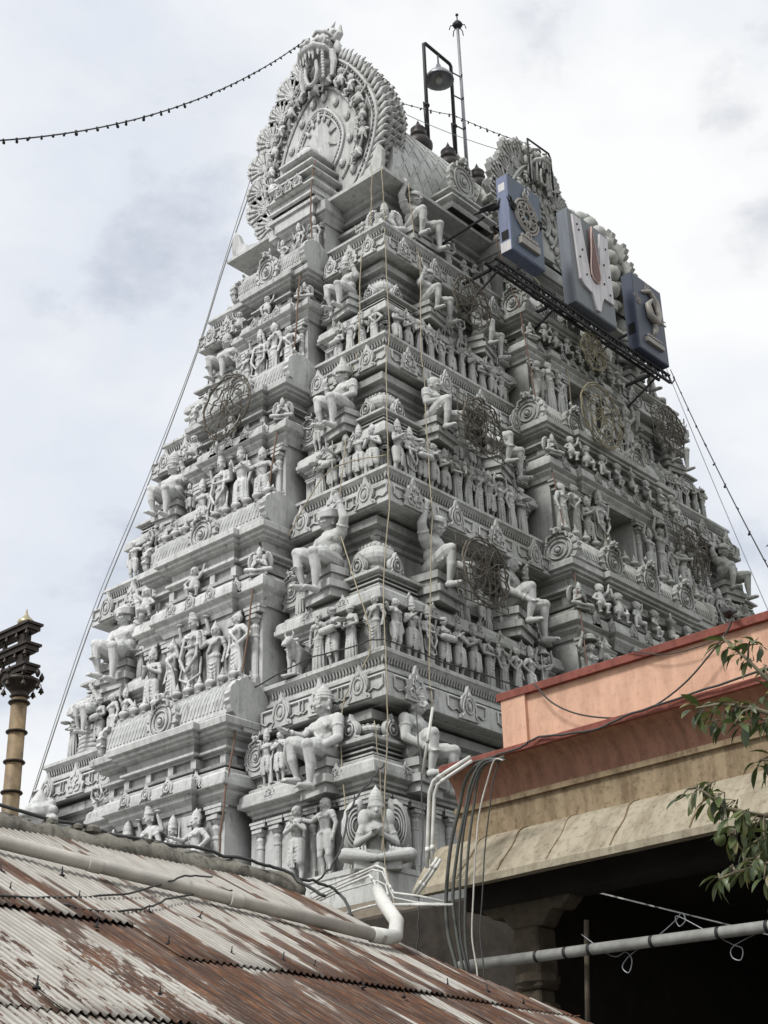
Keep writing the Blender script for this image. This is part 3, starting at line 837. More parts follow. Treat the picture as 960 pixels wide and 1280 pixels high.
# near narrow end, far narrow end, and the cross gable over the long face
GN = gable('gable_panel', (-5.0, 0, 0), -PI / 2, 2.0, 22.35, 27.45, 1.06, 9, .55, mask_dx=.14)
GF = gable('gable_panel', (5.0, 0, 0), PI / 2, 1.95, 22.35, 27.0, .98, 10, .55)
GL = gable('gable_panel', (0.15, -2.75, 0), 0, 1.22, 22.6, 25.5, .72, 7, .45)
b = MB()
pr3 = [(1.12 * math.sin(a), 24.1 + 1.15 * math.cos(a)) for a in [-2.2 + 4.4 * i / 24 for i in range(25)]]
b.rings([[(x + .15, -2.4, z) for x, z in pr3], [(x + .15, 0, z) for x, z in pr3]], True, True)
tb(b, 'cross_vault', MS, ang=40)
# ball row on the rim of the far gable, seen from behind
b = MB()
for i in range(14):
    a = .1 + i * .19
    b.ell((4.3, -2.25 * math.sin(a) , 24.6 + 2.75 * math.cos(a)), (.26, .26, .26), 12, 8)
tb(b, 'rim_balls', MS, GF, smooth=True)
# stepped shrine in front of the near gable and corner upturns
b = MB()
for (hx, hy, za, zb2, lip) in ((.40, .70, 22.35, 22.75, .10), (.34, .62, 22.75, 23.15, .13), (.26, .52, 23.15, 23.5, .12), (.2, .42, 23.5, 23.85, .12)):
    moulding(b, rect(-5.55 - hx, -5.05, -hy, hy), [(0, za), (.05, za + .04), (.05, za + .09), (-.02, za + .12), (-.02, zb2 - .14), (.04, zb2 - .12), (lip, zb2 - .08), (lip, zb2 - .03), (0, zb2)])
sh = tb(b, 'stepped_shrine', MS)
for y in (-.3, 0, .3): inst('horseshoe_plaque', KUDU, sh, (-6.1, y, 22.7), (0, 0, -PI / 2), (.8, .8, .8))
b = MB(); b.lathe([(.30, 0), (.36, .1), (.34, .3), (.2, .45), (.06, .52)], (-5.45, 0, 23.82), 16, .7, 1.0); tb(b, 'shrine_dome', MS, sh, smooth=True)
for sx in (-1, 1):
    for sy in (-1, 1):
        b = MB()
        pts = [(0, 0, 0), (.95, 0, 0), (.55, 0, .10), (.28, 0, .30), (.16, 0, .62), (.04, 0, .75), (-.06, 0, .55), (-.05, 0, .2)]
        b.prism([(sx * (Ae - .08) - sx * x * 0, sy * (Be - .15 - x), ze + .1 + z) for x, y, z in pts], (-sx * .12, 0, 0))
        tb(b, 'upturned_corner', MS)
# stepped lucarnes on the vault beside the cross gable
for sx in (-1, 1):
    b = MB()
    for (hx, yo, za, zb2) in ((.75, 2.75, 22.3, 22.65), (.62, 2.6, 22.65, 23.0)):
        moulding(b, rect(sx * 2.6 - hx, sx * 2.6 + hx, -yo, -1.2), [(0, za), (.04, za + .05), (-.03, za + .1), (-.03, zb2 - .12), (.1, zb2 - .08), (.1, zb2 - .03), (0, zb2)])
    luc = tb(b, 'stepped_dormer', MS)
    inst('shell_plate', SHELL, luc, (sx * 2.6, -2.55, 22.98), (0, 0, 0), (1.1, 1.2, 1.2))

# ================================================================== STATUES
ARMS = {  # elbow, hand for the side at +x (mirrored for -x), for a figure of height 1
 'hang': ((.165, .015, .645), (.155, -.03, .50)), 'namaste': ((.165, -.02, .65), (.018, -.135, .715)),
 'raised': ((.205, -.03, .72), (.19, -.08, .865)), 'up': ((.21, -.02, .885), (.17, -.04, 1.04)),
 'hip': ((.22, .03, .67), (.105, -.035, .575)), 'crossed': ((.165, -.05, .67), (-.04, -.125, .69)),
 'low': ((.165, -.01, .655), (.06, -.13, .60)), 'out': ((.19, -.08, .71), (.20, -.21, .73)),
 'chest': ((.17, -.03, .66), (.07, -.135, .75)), 'side': ((.22, -.02, .73), (.32, -.06, .76)),
 'knee': ((.20, -.04, .62), (.15, -.20, .52)), 'chin': ((.17, -.08, .66), (.07, -.13, .83)),
}
def limb(mb, a, b, ra, rb): mb.cap(a, b, ra, rb, 10)
def hand(mb, h, d, side, s=1.0):
    """palm, four unequal curled fingers and a thumb leaving the side of the palm"""
    h = Vector(h); d = Vector(d).normalized()
    sd = Vector((side, 0, 0)); sd = (sd - d * sd.dot(d))
    if sd.length < .2: sd = Vector((0, 0, 1)) - d * d.z
    sd.normalize(); up = d.cross(sd)
    mb.cap(h, h + d * .038 * s, .019 * s, .021 * s, 8)
    for j, L in enumerate((.030, .036, .033, .025)):
        o = h + d * .040 * s + sd * (-.018 + .012 * j) * s
        k = o + d * L * .6 * s - up * .004 * s
        mb.cap(o, k, .0066 * s, .0062 * s, 6); mb.cap(k, k + (d * .6 - up * .6).normalized() * L * .55 * s, .0062 * s, .005 * s, 6)
    t0 = h + d * .012 * s - sd * .018 * s
    mb.cap(t0, t0 + (d * .6 - sd * .8).normalized() * .03 * s, .008 * s, .006 * s, 6)
def headgear(mb, c, r, kind):
    x, y, z = c
    if kind == 'crown':
        for i, q_ in enumerate((1.06, .98, .86, .66)): mb.lathe([(r * q_ * .93, 0), (r * q_ * 1.05, .010), (r * q_ * 1.05, .018), (r * q_ * .86, .030)], (x, y + .004, z + r * .42 + .026 * i), 14)
        mb.ell((x, y, z + r * .42 + .112), (r * .34, r * .34, r * .30)); mb.ell((x, y, z + r * .42 + .138), (r * .14, r * .14, r * .24))
        for sx in (-1, 1): mb.ell((x + sx * r * 1.0, y, z + .01), (.014, .02, .03), 6, 5)
    elif kind == 'tall':
        for i, q_ in enumerate((1.06, .96, .94, .88, .76, .56)): mb.lathe([(r * q_ * .92, 0), (r * q_ * 1.06, .010), (r * q_ * 1.06, .018), (r * q_ * .86, .030)], (x, y, z + r * .40 + .027 * i), 14)
        mb.ell((x, y, z + r * .40 + .17), (r * .32, r * .32, r * .28)); mb.ell((x, y, z + r * .40 + .195), (r * .14, r * .14, r * .25))
    elif kind == 'turban':
        mb.ell((x, y + .008, z + r * .66), (r * 1.30, r * 1.32, r * .72), 14, 8); mb.ell((x + r * .4, y - r * .2, z + r * 1.25), (r * .4, r * .4, r * .3))
        for i in range(5):
            a = -.6 + .3 * i
            mb.tube([(x + r * 1.27 * math.cos(q), y + .008 + r * 1.3 * math.sin(q), z + r * .62 + r * .34 * math.sin(q * 1 + a) * .7 + (i - 2) * .010) for q in [k * PI / 8 for k in range(17)]], r * .12, 5)
    elif kind == 'bun':
        mb.ell((x, y + .014, z + r * .3), (r * 1.08, r * 1.08, r * .92)); mb.ell((x + r * .15, y + r * .5, z + r * 1.25), (r * .5, r * .5, r * .42))
    elif kind == 'hair':
        mb.ell((x, y + .014, z + r * .22), (r * 1.10, r * 1.12, r * 1.0)); mb.ell((x, y + .035, z - r * .6), (r * 1.05, r * .6, r * 1.2))
    elif kind == 'veil':
        mb.ell((x, y + .014, z + r * .25), (r * 1.12, r * 1.12, r * 1.0)); mb.cap((x, y + .035, z), (x, y + .05, z - .22), r * .9, r * 1.2, 10)
        mb.lathe([(r * .7, 0), (r * .55, .03), (r * .2, .07), (.004, .10)], (x, y, z + r * .9), 10)
    elif kind == 'bald': mb.ell((x, y + .004, z + .01), (r * .98, r * 1.0, r * .98))
def head(mb, c, r=.062, face=1, tilt=0, beard=False, tache=False):
    x, y, z = c
    mb.ell((x, y, z), (r * .86, r * .98, r * 1.08), 14, 10)
    mb.ell((x, y - r * .25, z - r * .55), (r * .62, r * .66, r * .52), 10, 7)
    mb.cap((x, y - r * .92, z + r * .25), (x, y - r * 1.22, z - r * .18), r * .12, r * .20, 7)
    for sx in (-1, 1):
        mb.cap((x + sx * r * .12, y - r * .92, z + r * .38), (x + sx * r * .62, y - r * .76, z + r * .36), r * .10, r * .08, 6)
        mb.ell((x + sx * r * .36, y - r * .84, z + r * .10), (r * .19, r * .12, r * .13), 8, 6)
        mb.ell((x + sx * r * .92, y + r * .05, z - r * .05), (r * .14, r * .26, r * .34), 7, 6)
        mb.ell((x + sx * r * .95, y, z - r * .55), (r * .18, r * .18, r * .20), 7, 5)
        mb.ell((x + sx * r * .42, y - r * .66, z - r * .32), (r * .26, r * .22, r * .26), 7, 5)
        if tache: mb.tube([(x, y - r * 1.02, z - r * .36), (x + sx * r * .35, y - r * 1.0, z - r * .46), (x + sx * r * .66, y - r * .78, z - r * .30)], [r * .13, r * .12, r * .05], 6)
    mb.cap((x - r * .2, y - r * .90, z - r * .55), (x + r * .2, y - r * .90, z - r * .55), r * .10, r * .10, 6)
    mb.cap((x - r * .15, y - r * .88, z - r * .70), (x + r * .15, y - r * .88, z - r * .70), r * .10, r * .10, 6)
    if beard: mb.cap((x, y - r * .6, z - r * .8), (x, y - r * .85, z - r * 1.7), r * .5, r * .2, 8)
def torso(mb, z=0.0, fem=False, chest=1.0, giant=False):
    mb.cap((0, 0, .545 + z), (0, 0, .60 + z), .088, .074, 12, .78)
    mb.cap((0, 0, .60 + z), (0, -.005, .74 + z), .072, .092 * chest, 12, .80)
    mb.cap((-.075, 0, .785 + z), (.075, 0, .785 + z), .045, .045, 10)
    mb.cap((0, 0, .79 + z), (0, -.005, .86 + z), .042, .034, 10)
    for sx in (-1, 1):
        if fem: mb.ell((sx * .042, -.068, .735 + z), (.040, .036, .038), 10, 7)
        elif not giant: mb.ell((sx * .045, -.052, .745 + z), (.048, .028, .036), 10, 7)
    for k, rr in ((0, .055),) if giant else ((0, .055), (1, .075)):
        mb.tube([(rr * math.sin(q), -.055 - .01 * k - .02 * (1 if abs(q) < 1 else 0) , .80 - .035 * k - .035 * math.cos(q) + z) for q in [-1.4 + 2.8 * i / 10 for i in range(11)]], .0085, 5)
    mb.tube([(.088 * math.cos(q), .066 * math.sin(q), .565 + z) for q in [i * PI / 8 for i in range(17)]], .013, 6)
def jewels(mb, z=0.0, w=1.0):
    for i in range(9):
        a = -1.2 + 2.4 * i / 8; mb.ell((.062 * w * math.sin(a), -.078, .765 + z - .035 * math.cos(a)), (.0095, .010, .0095), 6, 4)
    mb.tube([(-.075 * w, -.04, .79 + z), (-.03, -.092, .70 + z), (.05 * w, -.085, .60 + z)], .0075, 5)
    for i in range(7):
        a = -1.1 + 2.2 * i / 6; mb.ell((.092 * math.sin(a), -.072 * math.cos(a) - .008, .545 + z), (.012, .010, .016), 6, 4)
def arm(mb, side, kind, z=0.0, s=1.0, thick=1.0, shoulder=(.112, 0, .785)):
    e, h = ARMS[kind]
    sh = Vector((side * shoulder[0], shoulder[1], shoulder[2] + z)); el = Vector((side * e[0], e[1], e[2] + z)); ha = Vector((side * h[0], h[1], h[2] + z))
    limb(mb, sh, el, .040 * thick, .030 * thick); limb(mb, el, ha, .031 * thick, .021 * thick)
    d = (ha - el); hand(mb, ha, d, side, s)
    m = sh.lerp(el, .45); dd = (el - sh).normalized(); a = dd.orthogonal().normalized(); c_ = dd.cross(a)
    mb.tube([m + (a * math.cos(q) + c_ * math.sin(q)) * .038 * thick for q in [i * PI / 4 for i in range(9)]], .008, 5)
    d = d.normalized(); a = d.orthogonal().normalized(); c_ = d.cross(a); m = ha - d * .02
    mb.tube([m + (a * math.cos(q) + c_ * math.sin(q)) * .024 * thick for q in [i * PI / 4 for i in range(9)]], .007, 5)
def skirt(mb, sway=.0, wide=1.0, folds=9):
    mb.cap((0, 0, .55), (sway, .0, .30), .092, .086 * wide, 14, .80)
    mb.cap((sway, 0, .30), (sway, 0, .05), .086 * wide, .082 * wide, 14, .80)
    for i in range(folds):
        a = -2.6 + 5.2 * i / (folds - 1) - PI / 2
        x0, y0 = .086 * math.cos(a), .066 * math.sin(a)
        mb.tube([(x0 * .9, y0 * .9, .52), (sway + x0 * 1.02 * wide, y0 * 1.05 * wide, .30), (sway + x0 * 1.12 * wide, y0 * 1.15 * wide, .035)], .013, 5)
    for j in range(4):
        mb.tube([(sway * .5 - .06, -.055, .46 - .05 * j), (sway * .6, -.088, .42 - .055 * j), (sway * .5 + .06, -.055, .46 - .05 * j)], .009, 5)
    for sx in (-1, 1): mb.cap((sway + sx * .04, .01, .02), (sway + sx * .05, -.08, .015), .026, .018, 7)
def legs(mb, cloth='dhoti', bend=0.0):
    for sx in (-1, 1):
        hip = (sx * .052, 0, .52); kn = (sx * (.062 + .01), -.02 - (bend if sx > 0 else 0), .285); an = (sx * .06, .012, .05)
        limb(mb, hip, kn, .070, .045); limb(mb, kn, (sx * .063, .018, .18), .040, .038); limb(mb, (sx * .063, .018, .18), an, .037, .023)
        mb.cap((sx * .062, .015, .02), (sx * .075, -.085, .014), .027, .020, 7)
        if cloth == 'dhoti':
            limb(mb, hip, (kn[0], kn[1], kn[2] - .0), .080, .062)
            for j in range(4): mb.tube([(hip[0] - .06, -.05, .48 - .05 * j), (hip[0] * 1.1, -.085, .455 - .05 * j), (hip[0] + .06, -.05, .48 - .05 * j)], .008, 5)
        if cloth == 'shorts': limb(mb, hip, (sx * .062, -.008, .37), .080, .064)
    if cloth == 'dhoti':
        for j in (-1, 0, 1): mb.tube([(j * .018, -.085, .54), (j * .02, -.10, .40), (j * .035, -.085, .20)], .014, 5)
def standing(name, arms, low, gear, fem=False, extra=None, beard=False, back=True, cloth='dhoti'):
    mb = MB()
    torso(mb, fem=fem)
    head(mb, (0, -.01, .915), .064, beard=beard, tache=gear == 'turban' and not fem)
    headgear(mb, (0, -.01, .915), .064, gear)
    arm(mb, -1, arms[0]); arm(mb, 1, arms[1]); jewels(mb)
    if low == 'skirt': skirt(mb, .012)
    elif low == 'robe': skirt(mb, 0, 1.22, 11); mb.cap((0, .0, .78), (0, 0, .5), .085, .10, 12, .8)
    else: legs(mb, cloth)
    if extra: extra(mb)
    if fem:
        mb.tube([(-.09, -.05, .79), (0, -.10, .70), (.08, -.07, .60), (.09, -.03, .48), (.10, 0, .25)], [.022, .020, .02, .022, .02], 6)
    mb.box(-.10, .10, -.07, .09, -.045, .012)
    return voxel(mb, .0085, name, 1)
def four_arms(mb):
    for sx in (-1, 1):
        limb(mb, (sx * .10, .02, .79), (sx * .21, .02, .76), .034, .028); limb(mb, (sx * .21, .02, .76), (sx * .20, -.03, .90), .028, .02)
        mb.lathe([(.035, 0), (.045, .01), (.035, .02)], (sx * .20, -.03, .93), 10)
    mb.tube([(-.13, -.02, .5), (-.15, -.05, .3), (0, -.09, .22), (.15, -.05, .3), (.13, -.02, .5)], .018, 6)
    mb.tube([(-.10, -.04, .78), (-.12, -.09, .5), (0, -.12, .33), (.12, -.09, .5), (.10, -.04, .78)], .022, 6)
def staff(mb): mb.tube([(-.20, -.14, .0), (-.19, -.13, .95)], .013, 6)
def drum(mb): mb.cap((-.11, -.13, .60), (.11, -.13, .60), .062, .062, 12)
def pot_on_head(mb): mb.ell((0, -.01, 1.06), (.085, .085, .06)); mb.tube([(.1 * math.cos(q), -.01 + .1 * math.sin(q), 1.02) for q in [i * PI / 6 for i in range(13)]], .02, 6)
def club(mb): mb.tube([(.155, -.04, .02), (.155, -.045, .42), (.155, -.04, .5)], [.05, .022, .02], 8)
def child(mb):
    mb.ell((.07, -.15, .70), (.045, .045, .07)); mb.ell((.07, -.16, .79), (.036, .036, .04)); limb(mb, (.06, -.18, .66), (.03, -.2, .58), .022, .018)
def tray(mb): mb.lathe([(.02, 0), (.09, .03), (.10, .05), (.02, .05)], (0, -.20, .66), 12)
VAR = []  # (mesh, description, category)
def V(name, d, *a, **k): VAR.append((standing(name, *a, **k), d)); return VAR[-1]
V('figure_praying', 'standing bare-chested figure praying with joined palms', ('namaste', 'namaste'), 'legs', 'crown')
V('figure_woman', 'draped woman resting a hand on her hip', ('hang', 'hip'), 'skirt', 'bun', fem=True)
V('figure_crossed', 'man with arms folded over his chest', ('crossed', 'chest'), 'legs', 'hair')
V('figure_deity', 'crowned four-armed deity with long garland', ('low', 'hang'), 'skirt', 'tall', extra=four_arms)
V('figure_guard', 'guard in knee-length cloth gripping a staff', ('out', 'hip'), 'legs', 'crown', extra=staff)
V('figure_drummer', 'drummer with a drum across his belly', ('low', 'low'), 'legs', 'turban', extra=drum)
V('figure_queen', 'veiled queen in pleated sari holding a flower', ('hang', 'raised'), 'skirt', 'veil', fem=True)
V('figure_sage', 'bearded sage in a long robe', ('chest', 'hang'), 'robe', 'bun', beard=True)
V('figure_bearer', 'basket carrier with both arms raised to head', ('up', 'up'), 'skirt', 'bald', extra=pot_on_head)
V('figure_mace', 'crowned warrior leaning on a mace', ('chest', 'hang'), 'legs', 'tall', extra=club)
V('figure_mother', 'woman cradling a small child', ('low', 'chest'), 'skirt', 'bun', fem=True, extra=child)
V('figure_servant', 'servant offering a shallow tray', ('low', 'low'), 'robe', 'turban', extra=tray)
V('figure_dancer', 'dancer with one arm lifted overhead', ('up', 'hip'), 'legs', 'crown', cloth='shorts')
V('figure_boy', 'smooth-headed youth pointing sideways', ('side', 'hang'), 'legs', 'hair', cloth='shorts')

SH2 = (.145, 0, .79)
def seated_giant(name, armL, armR, gear, tache=True, crossleg=False, shield=False):
    """sits with pelvis at z=0, one foot drawn up, the other leg hanging over the edge"""
    mb = MB(); Z = -.50
    torso(mb, Z, chest=1.25, giant=True); mb.cap((-.09, 0, .27), (.09, 0, .27), .075, .075, 12, .85); mb.cap((-.05, 0, .15), (.05, 0, .15), .075, .075, 12, .85); mb.cap((0, 0, .3), (0, -.01, .37), .055, .045)
    mb.ell((0, .0, .06), (.105, .085, .07))
    for sx in (-1, 1):   # abdominal and pectoral modelling
        mb.ell((sx * .026, -.066, .165), (.026, .02, .035), 8, 6); mb.ell((sx * .052, -.060, .248), (.056, .024, .036), 12, 7); mb.ell((sx * .03, -.07, .125), (.028, .016, .022), 8, 5)
        mb.ell((sx * .14, 0, .285), (.055, .052, .052))
    head(mb, (0, -.025, .43), .076, tache=tache); headgear(mb, (0, -.025, .43), .076, gear)
    arm(mb, -1, armL, Z, 1.4, 1.3, SH2); arm(mb, 1, armR, Z, 1.4, 1.3, SH2)
    jewels(mb, Z, 1.2)
    # leg drawn up
    limb(mb, (-.055, -.02, .03), (-.13, -.24, .13), .076, .050); limb(mb, (-.13, -.24, .13), (-.12, -.235, -.01), .044, .042); limb(mb, (-.12, -.235, -.01), (-.11, -.20, -.14), .041, .023)
    mb.cap((-.11, -.19, -.17), (-.12, -.31, -.18), .032, .022, 8)
    # hanging leg
    limb(mb, (.055, -.02, .03), (.12, -.27, .045), .078, .051); limb(mb, (.12, -.27, .045), (.125, -.245, -.09), .045, .043); limb(mb, (.125, -.245, -.09), (.12, -.25, -.24), .042, .024)
    mb.cap((.12, -.24, -.275), (.14, -.36, -.285), .033, .023, 8)
    # shorts with creases
    for sx, kz in ((-1, .11), (1, .04)):
        limb(mb, (sx * .05, -.01, .03), (sx * .115, -.20, kz), .094, .078)
        for j in range(3): mb.tube([(sx * (.02 + .03 * j), -.06 - .05 * j, .11), (sx * (.10 + .02 * j), -.09 - .05 * j, .10 + kz * .2), (sx * (.15 + .01 * j), -.08 - .05 * j, .03)], .008, 5)
        for t in range(5): mb.cap((sx * .12 + (t - 2) * .012, -.31 if sx < 0 else -.36, -.185 if sx < 0 else -.29), (sx * .12 + (t - 2) * .013, -.325 if sx < 0 else -.375, -.19 if sx < 0 else -.295), .008, .006, 5)
    if shield: mb.ell((-.22, -.10, .08), (.03, .15, .18), 16, 10)
    return voxel(mb, .0062, name, 1)
GIANTS = [(seated_giant('giant_a', 'knee', 'up', 'turban'), 'turbaned seated giant, left arm raised'),
          (seated_giant('giant_b', 'up', 'knee', 'turban'), 'turbaned seated giant, right arm raised'),
          (seated_giant('giant_c', 'knee', 'chin', 'bun', tache=False), 'seated giant youth, hand near chin'),
          (seated_giant('giant_d', 'out', 'knee', 'crown', shield=True), 'crowned seated guardian with round shield'),
          (seated_giant('giant_e', 'knee', 'hip', 'crown'), 'crowned seated guardian, hand on hip')]
GIANTS += [(seated_giant('giant_f', 'namaste', 'knee', 'hair'), 'curly-haired seated giant, palm on chest'),
           (seated_giant('giant_g', 'raised', 'low', 'turban'), 'turbaned seated giant, palm lifted sideways'),
           (seated_giant('giant_h', 'hip', 'raised', 'tall'), 'tall-crowned seated guardian, left palm raised')]
def garuda(name):
    mb = MB(); Z = -.46
    torso(mb, Z, chest=1.1); mb.ell((0, 0, .07), (.13, .10, .08))
    head(mb, (0, -.015, .46), .068); headgear(mb, (0, -.015, .46), .068, 'tall')
    arm(mb, -1, 'namaste', Z, 1.1, 1.1); arm(mb, 1, 'namaste', Z, 1.1, 1.1)
    for sx in (-1, 1):
        limb(mb, (sx * .06, -.02, .06), (sx * .27, -.12, .07), .085, .062); limb(mb, (sx * .27, -.12, .07), (sx * .02, -.20, .03), .060, .034)
        mb.cap((sx * -.01, -.20, .03), (sx * -.09, -.19, .02), .032, .022, 8)
        for j in range(6):
            x = sx * (.10 + .028 * j); mb.tube([(x, -.11 - .0 * j, .15 - .006 * j), (x, -.19 + .01 * j, .11), (x, -.20 + .014 * j, .03)], .009, 5)
        mb.ell((sx * .10, .0, .40), (.06, .05, .09))
    mb.box(-.20, .20, -.16, .12, -.06, .0)
    return voxel(mb, .009, name, 1)
GAR = garuda('winged_figure')
def wing_mesh():
    mb = MB(); pts = []
    for i in range(21):
        a = -1.9 + 3.8 * i / 20; r = 1 + .05 * (i % 2)
        pts.append((.13 * math.cos(a + .1) * r + .06, 0, .24 + .23 * math.sin(a) * r))
    mb.prism(pts, (0, .03, 0))
    for k in range(4): mb.tube([((.10 - .02 * k) * math.cos(-1.6 + 3.2 * i / 10) + .06, -.008, .24 + (.19 - .04 * k) * math.sin(-1.6 + 3.2 * i / 10)) for i in range(11)], .009, 5)
    m = mb.mesh('wing', True); m.materials.append(MF); return m
WING = wing_mesh()
def dwarf(name, v):
    mb = MB()
    mb.ell((0, 0, .45), (.20, .17, .22)); mb.cap((0, 0, .6), (0, 0, .78), .14, .09); head(mb, (0, -.02, .92), .15)
    mb.ell((0, .02, .98), (.155, .155, .13))
    for sx in (-1, 1):
        q = [(.32, -.05, .85), (.38, -.05, 1.1)] if (sx > 0) == (v % 2 == 0) else [(.33, -.06, .52), (.22, -.18, .42)]
        limb(mb, (sx * .14, 0, .70), (sx * q[0][0], q[0][1], q[0][2]), .065, .05); limb(mb, (sx * q[0][0], q[0][1], q[0][2]), (sx * q[1][0], q[1][1], q[1][2]), .05, .04)
        k = (.20, -.20, .30) if v < 2 or sx > 0 else (.26, -.1, .38)
        limb(mb, (sx * .10, 0, .34), (sx * k[0], k[1], k[2]), .10, .075); limb(mb, (sx * k[0], k[1], k[2]), (sx * (.14 + .1 * v), -.12, .04), .07, .045)
        mb.cap((sx * (.14 + .1 * v), -.12, .03), (sx * (.16 + .1 * v), -.24, .02), .045, .035, 7)
    return voxel(mb, .022, name, 1)
DW = [dwarf('dwarf_a', 0), dwarf('dwarf_b', 1), dwarf('dwarf_c', 2)]
def bull():
    mb = MB()
    mb.cap((0, .45, .62), (0, -.15, .64), .20, .22, 12); mb.ell((0, -.1, .86), (.11, .13, .10))
    mb.cap((0, -.22, .70), (0, -.42, .86), .16, .12, 10); mb.cap((0, -.42, .88), (0, -.64, .72), .12, .075, 10)
    mb.ell((0, -.66, .70), (.085, .06, .06))
    for sx in (-1, 1):
        mb.tube([(sx * .07, -.40, .96), (sx * .13, -.42, 1.04), (sx * .09, -.44, 1.14)], [.035, .03, .012], 7)
        mb.ell((sx * .17, -.36, .90), (.09, .03, .045)); mb.ell((sx * .085, -.52, .86), (.02, .025, .025), 7, 5)
        for y in (-.18, .42):
            limb(mb, (sx * .12, y, .55), (sx * .12, y - .02, .32), .10, .055); limb(mb, (sx * .12, y - .02, .32), (sx * .12, y + .01, .06), .052, .04); mb.cap((sx * .12, y, .03), (sx * .12, y - .03, .02), .055, .05, 8)
    mb.tube([(0, -.3, .55), (0, -.38, .48), (0, -.42, .62)], .05, 7)
    mb.box(-.2, .2, -.5, .5, -.06, .0)
    return voxel(mb, .018, 'bull', 1)
BULL = bull()
def lion_bust():
    mb = MB()
    head(mb, (0, -.05, .95), .22, tache=True); headgear(mb, (0, -.05, .95), .22, 'turban')
    for i in range(26):
        a = i * 2 * PI / 13; r_ = .27 + .05 * (i // 13)
        mb.ell((r_ * math.cos(a), .06 + .06 * (i // 13), .95 + r_ * 1.05 * math.sin(a)), (.07, .08, .07), 7, 5)
    mb.ell((0, .1, .40), (.36, .30, .36)); mb.lathe([(.2, 0), (.14, .12), (.09, .2), (.02, .30)], (0, -.02, 1.18), 12)
    for sx in (-1, 1): limb(mb, (sx * .3, 0, .42), (sx * .34, -.25, .1), .12, .08)
    return voxel(mb, .02, 'guardian_bust', 1)
BUST = lion_bust()
def coil_throne():
    mb = MB()
    for j in range(7): mb.tube([((.36 - .012 * j) * math.cos(q), (.36 - .012 * j) * math.sin(q), .05 + .085 * j) for q in [i * PI / 10 for i in range(21)]], .05, 8)
    mb.lathe([(.30, 0), (.27, .62)], (0, 0, 0), 18)
    m = mb.mesh('serpent_coil', True); m.materials.append(MF); return m
COIL = coil_throne()

SD = ['praying man', 'woman with hand on hip', 'man with folded arms', 'four-armed deity', 'guard with staff', 'drummer', 'veiled queen', 'bearded sage', 'basket carrier', 'warrior with mace', 'mother with child', 'servant with tray', 'dancer with arm up', 'pointing youth']
ORD = ['first', 'second', 'third', 'fourth', 'fifth', 'sixth', 'seventh', 'eighth', 'ninth', 'tenth', 'eleventh', 'twelfth', 'thirteenth', 'fourteenth', 'fifteenth', 'sixteenth', 'seventeenth', 'eighteenth', 'nineteenth', 'twentieth', 'twenty-first', 'twenty-second', 'twenty-third', 'twenty-fourth', 'twenty-fifth', 'twenty-sixth', 'twenty-seventh', 'twenty-eighth', 'twenty-ninth', 'thirtieth']
TIER = {1: 'lowest', 2: 'second', 3: 'third', 4: 'fourth', 5: 'top'}
FACE = {'N': 'narrow side', 'L': 'long side'}
nstat = 0
def put(me, name, loc, rz, s, label, group, cat='statue', mirror=False, tilt=0):
    global nstat; nstat += 1
    o = inst(name, me, None, loc, (tilt, 0, rz), (-s if mirror else s, s, s))
    tag(o, label, cat, group)
    if name in ('seated_giant', 'seated_man'): inst('stone_seat', SEAT, o)
    return o
_b = MB(); _b.box(-.17, .17, -.13, .30, -.10, -.035); _b.box(-.15, .15, -.11, .30, -.17, -.10); _b.box(-.19, .19, -.16, .30, -.23, -.17); _b.box(-.16, .16, -.13, .30, -.30, -.23)
SEAT = _b.mesh('stone_seat'); SEAT.materials.append(MS)
def stand_row(face, k, us, outs, hs, kinds, z, seq=0, turn=0.0, grp=None):
    for i, u in enumerate(us):
        me, d = VAR[kinds[i] % len(VAR)]
        p, rz = side_tf(face, u, outs[i] if isinstance(outs, list) else outs, z[i] if isinstance(z, list) else z)
        h = hs[i] if isinstance(hs, list) else hs
        lab = '%s, %s from near corner, %s tier, %s' % (d, ORD[seq + i], TIER[k], FACE[face])
        put(me, 'statue', p, rz + rnd.uniform(-.25, .25) + turn, h * rnd.uniform(.95, 1.05), lab, 'carved standing figures on the %s tier' % TIER[k], mirror=rnd.random() < .4)
def spaced(a, b, step):
    n = max(1, int(round(abs(b - a) / step))); return [a + (b - a) * (i + .5) / n for i in range(n)]

